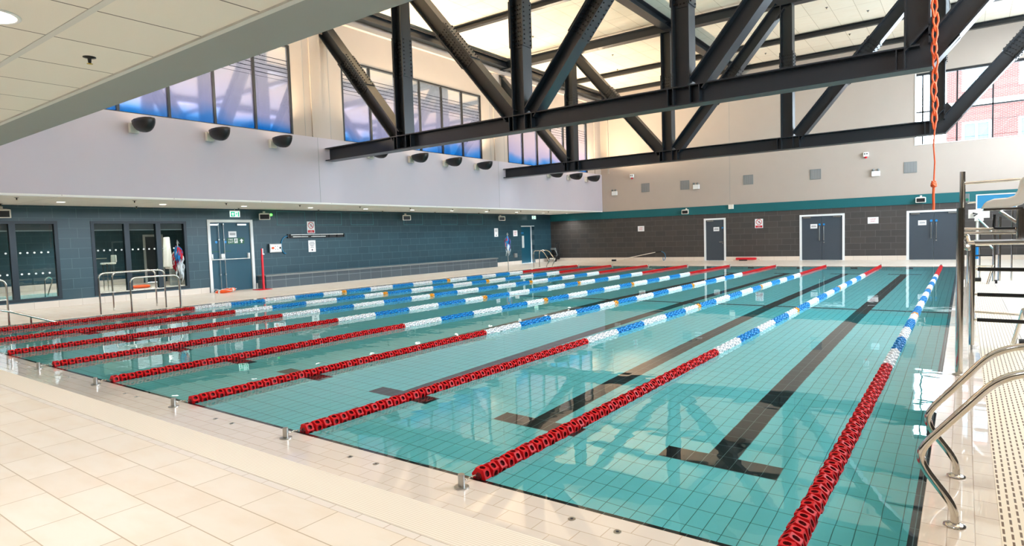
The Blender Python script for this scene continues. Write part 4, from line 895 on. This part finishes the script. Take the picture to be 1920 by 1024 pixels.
for z in (1.035, .712, .388):
    b = MB(); b.tube([(.80, YP, z), (.86, YP, z), (1.33, YP, z-.005)], .012, 10); o = b.make('rung', 'chrome', t); b = MB(); b.tube([(.84, YP, z), (1.32, YP, z-.004)], .024, 12); b.make('rubber_sleeve', 'rubber', o)
tubes('rail', t, [([(.675, YP, 2.13), (1.9, YP, 2.15)], .018), ([(.675, YP, 1.55), (1.22, YP, 1.53)], .018), ([(.675, YP, 1.50), (1.22, YP, 1.49)], .018), ([(.74, YP-.05, 1.375), (1.95, YP-.05, 1.37)], .03),
                  ([(.8, YP, 1.29), (.70, YP, 1.30), (.675, YP, 1.40), (.675, YP, 1.5)], .024), ([(.8, YP+.1, 1.29), (.71, YP+.1, 1.32), (.69, YP+.1, 1.45), (.73, YP, 1.47), (.745, YP-.05, 1.38)], .024),
                  ([(1.33, YP, .42), (1.31, YP+.1, .55), (1.22, YP+.3, .06)], .026), ([(.80, YP+.6, .42), (1.3, YP+.6, .40)], .016), ([(1.05, YP-.1, 1.76), (1.25, YP-.1, 1.58)], .018), ([(1.9, YP, .05), (1.9, YP, 2.15)], .03), ([(1.33, YP-.05, .45), (1.95, YP-.05, .45)], .02)])
b = MB(); b.obox((1.35, YP-.4, 1.395), (.55, 0, 0), (0, .4, 0), (0, 0, .012)); b.make('foot_platform', 'chrome_dull', t)
# moulded seat, side profile facing the pool
prof = [(.86, 1.79), (.90, 1.87), (.98, 1.90), (1.10, 1.905), (1.18, 1.93), (1.215, 2.0), (1.235, 2.12), (1.29, 2.20), (1.36, 2.20), (1.33, 2.05), (1.29, 1.90), (1.24, 1.82), (1.1, 1.79)]
b = MB(); n = len(prof); y0, y1 = 6.05, 6.55
vs = [(x, y0, z) for x, z in prof]+[(x, y1, z) for x, z in prof]
b.add(vs, [tuple(range(n)), tuple(range(n, 2*n))[::-1]]+[(i, (i+1) % n, n+(i+1) % n, n+i) for i in range(n)]); bevel(b.make('seat', 'white_plastic', t), .02, 3)
b = MB(); b.box((.88, 6.07, 1.765), (1.24, 6.53, 1.79)); b.make('seat_frame', 'chrome', t)
b = MB(); b.tube([(1.0, YP-.1, 1.72), (.99, YP-.1, 1.55), (1.2, YP-.1, 1.545)], .014, 8, bend=.04); b.make('cable', 'rubber', t)
b = MB(); b.cyl((1.28, YP+.35, .06), (1.33, YP+.35, .06), .06, 18); b.make('castor', 'rubber', t)

# second chair / hoist farther along
t = thing('lifeguard_chair', (1.1, 17.6, 0), 'steel lifeguard chair with wheels standing farther along the right deck', 'lifeguard chair')
tubes('post', t, [([(.78, 17.5, 0), (.78, 17.5, 1.4)], .03), ([(.65, 17.5, .1), (.65, 17.5, 1.3)], .025), ([(1.33, 17.5, .06), (1.33, 17.5, 1.75)], .035), ([(1.45, 17.7, .06), (1.45, 17.7, 1.75)], .035), ([(1.33, 17.5, .5), (1.2, 17.3, .0)], .03)])
tubes('rail', t, [([(.78, 17.5, 1.02), (1.24, 17.5, 1.02), (1.33, 17.5, .9)], .025), ([(.78, 17.5, .46), (1.33, 17.5, .46)], .016), ([(.78, 17.5, 1.43), (1.45, 17.5, 1.44)], .02), ([(1.33, 17.5, 1.3), (1.0, 17.5, 1.72)], .02)])
tubes('rung', t, [([(.78, 17.5, .74), (1.33, 17.5, .74)], .02), ([(.78, 17.5, 1.0-.02), (1.33, 17.5, .98)], .012)], 'rubber')
b = MB(); b.cyl((1.36, 17.5, .05), (1.41, 17.5, .05), .05, 18); b.make('castor', 'rubber', t)
b = MB(); b.box((.62, 17.45, 0), (.72, 17.55, .1)); b.make('foot', 'white', t)
t = thing('pool_hoist', (.98, 18.2, 0), 'white pool hoist with a green button box and flat white head plates', 'pool hoist')
tubes('mast', t, [([(.98, 18.2, .1), (.98, 18.2, 1.9)], .03)], 'white_plastic')
b = MB(); b.tube([(.975, 18.17, .62), (.975, 18.17, 1.0)], .04, 12); b.make('actuator', 'blue_dot', t)
b = MB(); b.box((.78, 18.15, 1.74), (1.25, 18.2, 1.98)); b.box((.92, 18.14, 1.66), (1.12, 18.2, 1.74)); b.make('head_plate', 'white_plastic', t)
b = MB(); b.box((.655, 18.1, 2.18), (.80, 18.25, 2.42)); bevel(b.make('button_box', 'grey_plastic', t), .01)
b = MB(); b.cyl((.75, 18.1, 2.26), (.75, 18.07, 2.26), .035, 16); b.make('green_button', base('green_button', (10, 120, 90), .4), t)
b = MB(); b.tube([(.70, 18.15, 2.42), (.70, 18.15, 2.56)], .014, 8); b.make('aerial', 'dark_plastic', t)
b = MB(); b.tube([(.76, 18.2, 2.17), (.95, 18.2, 2.18)], .025, 10); b.tube([(.95, 18.2, 1.82), (1.22, 18.2, 1.84)], .025, 10); b.make('arm', 'chrome', t)
b = MB(); b.tube([(.88, 18.12, 1.88), (.98, 18.1, 1.85), (.9, 18.1, 1.8)], .02, 8); b.make('clamp', 'dark_plastic', t)
b = MB(); b.box((.9, 18.1, 0), (1.08, 18.3, .1)); b.make('base', 'dark_plastic', t)
t = thing('viewing_panel', (1.4, 18.6, 0), 'blue glazed board in a cream frame behind the lifeguard seat', 'board')
b = MB(); x0, x1, z0, z1 = .95, 1.85, 1.98, 2.40; e = .03
for q in (((x0, 18.55, z0), (x1, 18.6, z0+e)), ((x0, 18.55, z1-e), (x1, 18.6, z1)), ((x0, 18.55, z0+e), (x0+e, 18.6, z1-e)), ((x1-e, 18.55, z0+e), (x1, 18.6, z1-e))): b.box(*q)
b.make('frame', 'white_plastic', t)
b = MB(); b.box((x0+e, 18.56, z0+e), (x1-e, 18.58, z1-e)); b.make('glazing', 'panel_blue', t)
for x in (1.05, 1.75): b = MB(); b.tube([(x, 18.62, 0), (x, 18.62, 2.0)], .02, 8); b.make('leg', 'chrome', t)

# ------------------------------------------------------------------ things seen through the left windows
t = thing('shower_chair', (-27.0, 7.2, 0), 'white moulded chair on a metal frame behind the second left window', 'chair')
b = MB(); b.box((-27.2, 7.1, 1.05), (-26.8, 7.55, 1.12)); b.box((-27.2, 7.5, 1.12), (-26.8, 7.58, 1.42)); bevel(b.make('seat', 'white_plastic', t), .03)
tubes('leg', t, [([(-26.8, 6.8, 0), (-26.8, 6.8, 1.3), (-26.8, 7.2, 1.3)], .02), ([(-26.8, 7.2, 0), (-26.8, 7.2, 1.08)], .02), ([(-27.2, 7.2, 0), (-27.2, 7.2, 1.08)], .02), ([(-27.2, 7.5, 0), (-27.2, 7.5, 1.3)], .02)], 'chrome')
t = thing('hoist_chair', (-27.0, 9.8, 0), 'white high-backed hoist chair behind the second left window', 'chair')
b = MB(); b.add([(-27.2, 9.5, .8), (-26.8, 9.5, .8), (-26.8, 9.58, 2.1), (-27.2, 9.58, 2.1), (-27.2, 9.75, .8), (-26.8, 9.75, .8), (-26.8, 9.68, 2.1), (-27.2, 9.68, 2.1)], [(0, 1, 2, 3), (4, 7, 6, 5), (0, 4, 5, 1), (2, 6, 7, 3), (1, 5, 6, 2), (0, 3, 7, 4)]); bevel(b.make('backrest', 'white_plastic', t), .03)
b = MB(); b.box((-27.25, 9.6, .72), (-26.75, 10.1, .9)); bevel(b.make('seat', 'white_plastic', t), .04); b = MB(); b.box((-27.1, 9.7, 0), (-26.9, 9.95, .72)); b.make('pedestal', 'grey_plastic', t)
t = thing('lifebuoy', (-27, 8.5, 0), 'orange lifebuoy on the floor behind the second left window', 'lifebuoy')
b = MB(); b.tube([(-27+.27*math.cos(a*PI/18), 8.5+.27*math.sin(a*PI/18), .062) for a in range(36)], .062, 12, closed=True); b.make('ring', 'orange', t)
t = thing('pool_ladder', (-27, 5.3, 0), 'steel grab rail at the small pool behind the leftmost window', 'pool ladder')
tubes('grab_rail', t, [([(-27, 5.15, -.05), (-27, 5.17, .6), (-27, 5.3, .7), (-27, 5.42, .6), (-26.9, 5.2, 0)], .022)], 'chrome')

# ------------------------------------------------------------------ outside: brick building and terrace
t = thing('brick_building', (6, 46, 0), 'red brick building with white windows seen through the far right window', 'building')
b = MB(); BW = [(x, x+1.5, z, z+2.6) for x in (.5, 3.3) for z in (.9, 5.4, 9.9, 14.4)]
wall_y(b, 46, 46.5, -.3, 5.6, 0, 20, BW); b.make('brickwork', 'brick', t)
for (x0, x1, z0, z1) in BW:
    b = MB(); e = .14
    for q in (((x0, 46.1, z0), (x1, 46.25, z0+e)), ((x0, 46.1, z1-e), (x1, 46.25, z1)), ((x0, 46.1, z0+e), (x0+e, 46.25, z1-e)), ((x1-e, 46.1, z0+e), (x1, 46.25, z1-e)), (((x0+x1)/2-.06, 46.1, z0+e), ((x0+x1)/2+.06, 46.25, z1-e)), ((x0+e, 46.12, (z0+z1)/2-.06), (x1-e, 46.23, (z0+z1)/2+.06))): b.box(*q)
    f = b.make('window', 'white', t); b = MB(); b.box((x0+e, 46.17, z0+e), (x1-e, 46.18, z1-e)); b.make('pane', base('pale_pane', (90, 110, 120), .1), f)
for z in (4.4, 8.9, 13.4): b = MB(); b.box((-.3, 45.9, z), (5.6, 45.998, z+.35)); b.make('stone_band', 'concrete', t)
b = MB(); b.box((-60, -60, -2.5), (60, 90, -2.3)); struct(b.make('ground', 'concrete'))
b = MB(); b.box((-4, 31.6, 3.2), (8, 35, 3.4)); struct(b.make('terrace', 'concrete'))

# ------------------------------------------------------------------ light
wd = D.worlds.new('sky'); bpy.context.scene.world = wd; wd.use_nodes = True
bg = wd.node_tree.nodes['Background']; bg.inputs[0].default_value = (.78, .89, 1, 1); bg.inputs[1].default_value = 13.5
for (y0, y1, z0, z1) in RW:
    L = D.lights.new('window_portal', 'AREA'); L.shape = 'RECTANGLE'; L.size = y1-y0; L.size_y = z1-z0; L.cycles.is_portal = True
    o = D.objects.new('window_portal', L); COL.objects.link(o); o.location = (XR+.05, (y0+y1)/2, (z0+z1)/2); o.rotation_euler = Vector((-1, 0, 0)).to_track_quat('-Z', 'Z').to_euler()
    # make the long side follow Y
    o.matrix_world = Matrix.Translation(o.location) @ Matrix(((0, 0, 1, 0), (1, 0, 0, 0), (0, 1, 0, 0), (0, 0, 0, 1)))
L = D.lights.new('window_portal', 'AREA'); L.shape = 'RECTANGLE'; L.size = WX1-WX0; L.size_y = WZ1-WZ0; L.cycles.is_portal = True
o = D.objects.new('window_portal', L); COL.objects.link(o); o.matrix_world = Matrix.Translation(((WX0+WX1)/2, YF+.25, (WZ0+WZ1)/2)) @ Matrix(((1, 0, 0, 0), (0, 0, 1, 0), (0, -1, 0, 0), (0, 0, 0, 1)))

# ------------------------------------------------------------------ camera
cam = D.cameras.new('camera'); co = D.objects.new('camera', cam); COL.objects.link(co)
f, yaw, pit, rol = 1160.1, .6323, -.0583, -.0320
cam.sensor_width = 36; cam.lens = f/1920*36; cam.clip_start = .05; cam.clip_end = 300
cy_, sy_, cp_, sp_, cr_, sr_ = math.cos(yaw), math.sin(yaw), math.cos(pit), math.sin(pit), math.cos(rol), math.sin(rol)
F = Vector((-sy_*cp_, cy_*cp_, sp_)); rt = Vector((cy_, sy_, 0)); up = rt.cross(F)
R = rt*cr_+up*sr_; U = -rt*sr_+up*cr_
m = Matrix.Identity(4)
for i in range(3): m[i][0] = R[i]; m[i][1] = U[i]; m[i][2] = -F[i]
m.translation = (.7021, -3.1339, 1.6344); co.matrix_world = m
sc = bpy.context.scene; sc.camera = co
sc.view_settings.view_transform = 'Standard'; sc.view_settings.look = 'None'; sc.view_settings.gamma = 1; sc.view_settings.use_curve_mapping = False
sc.view_settings.exposure = 0.4
sc.cycles.use_denoising = True; sc.cycles.max_bounces = 10; sc.cycles.diffuse_bounces = 5; sc.cycles.glossy_bounces = 5; sc.cycles.transmission_bounces = 6; sc.cycles.transparent_max_bounces = 12
sc.cycles.sample_clamp_indirect = 8; sc.cycles.caustics_reflective = True; sc.cycles.caustics_refractive = True
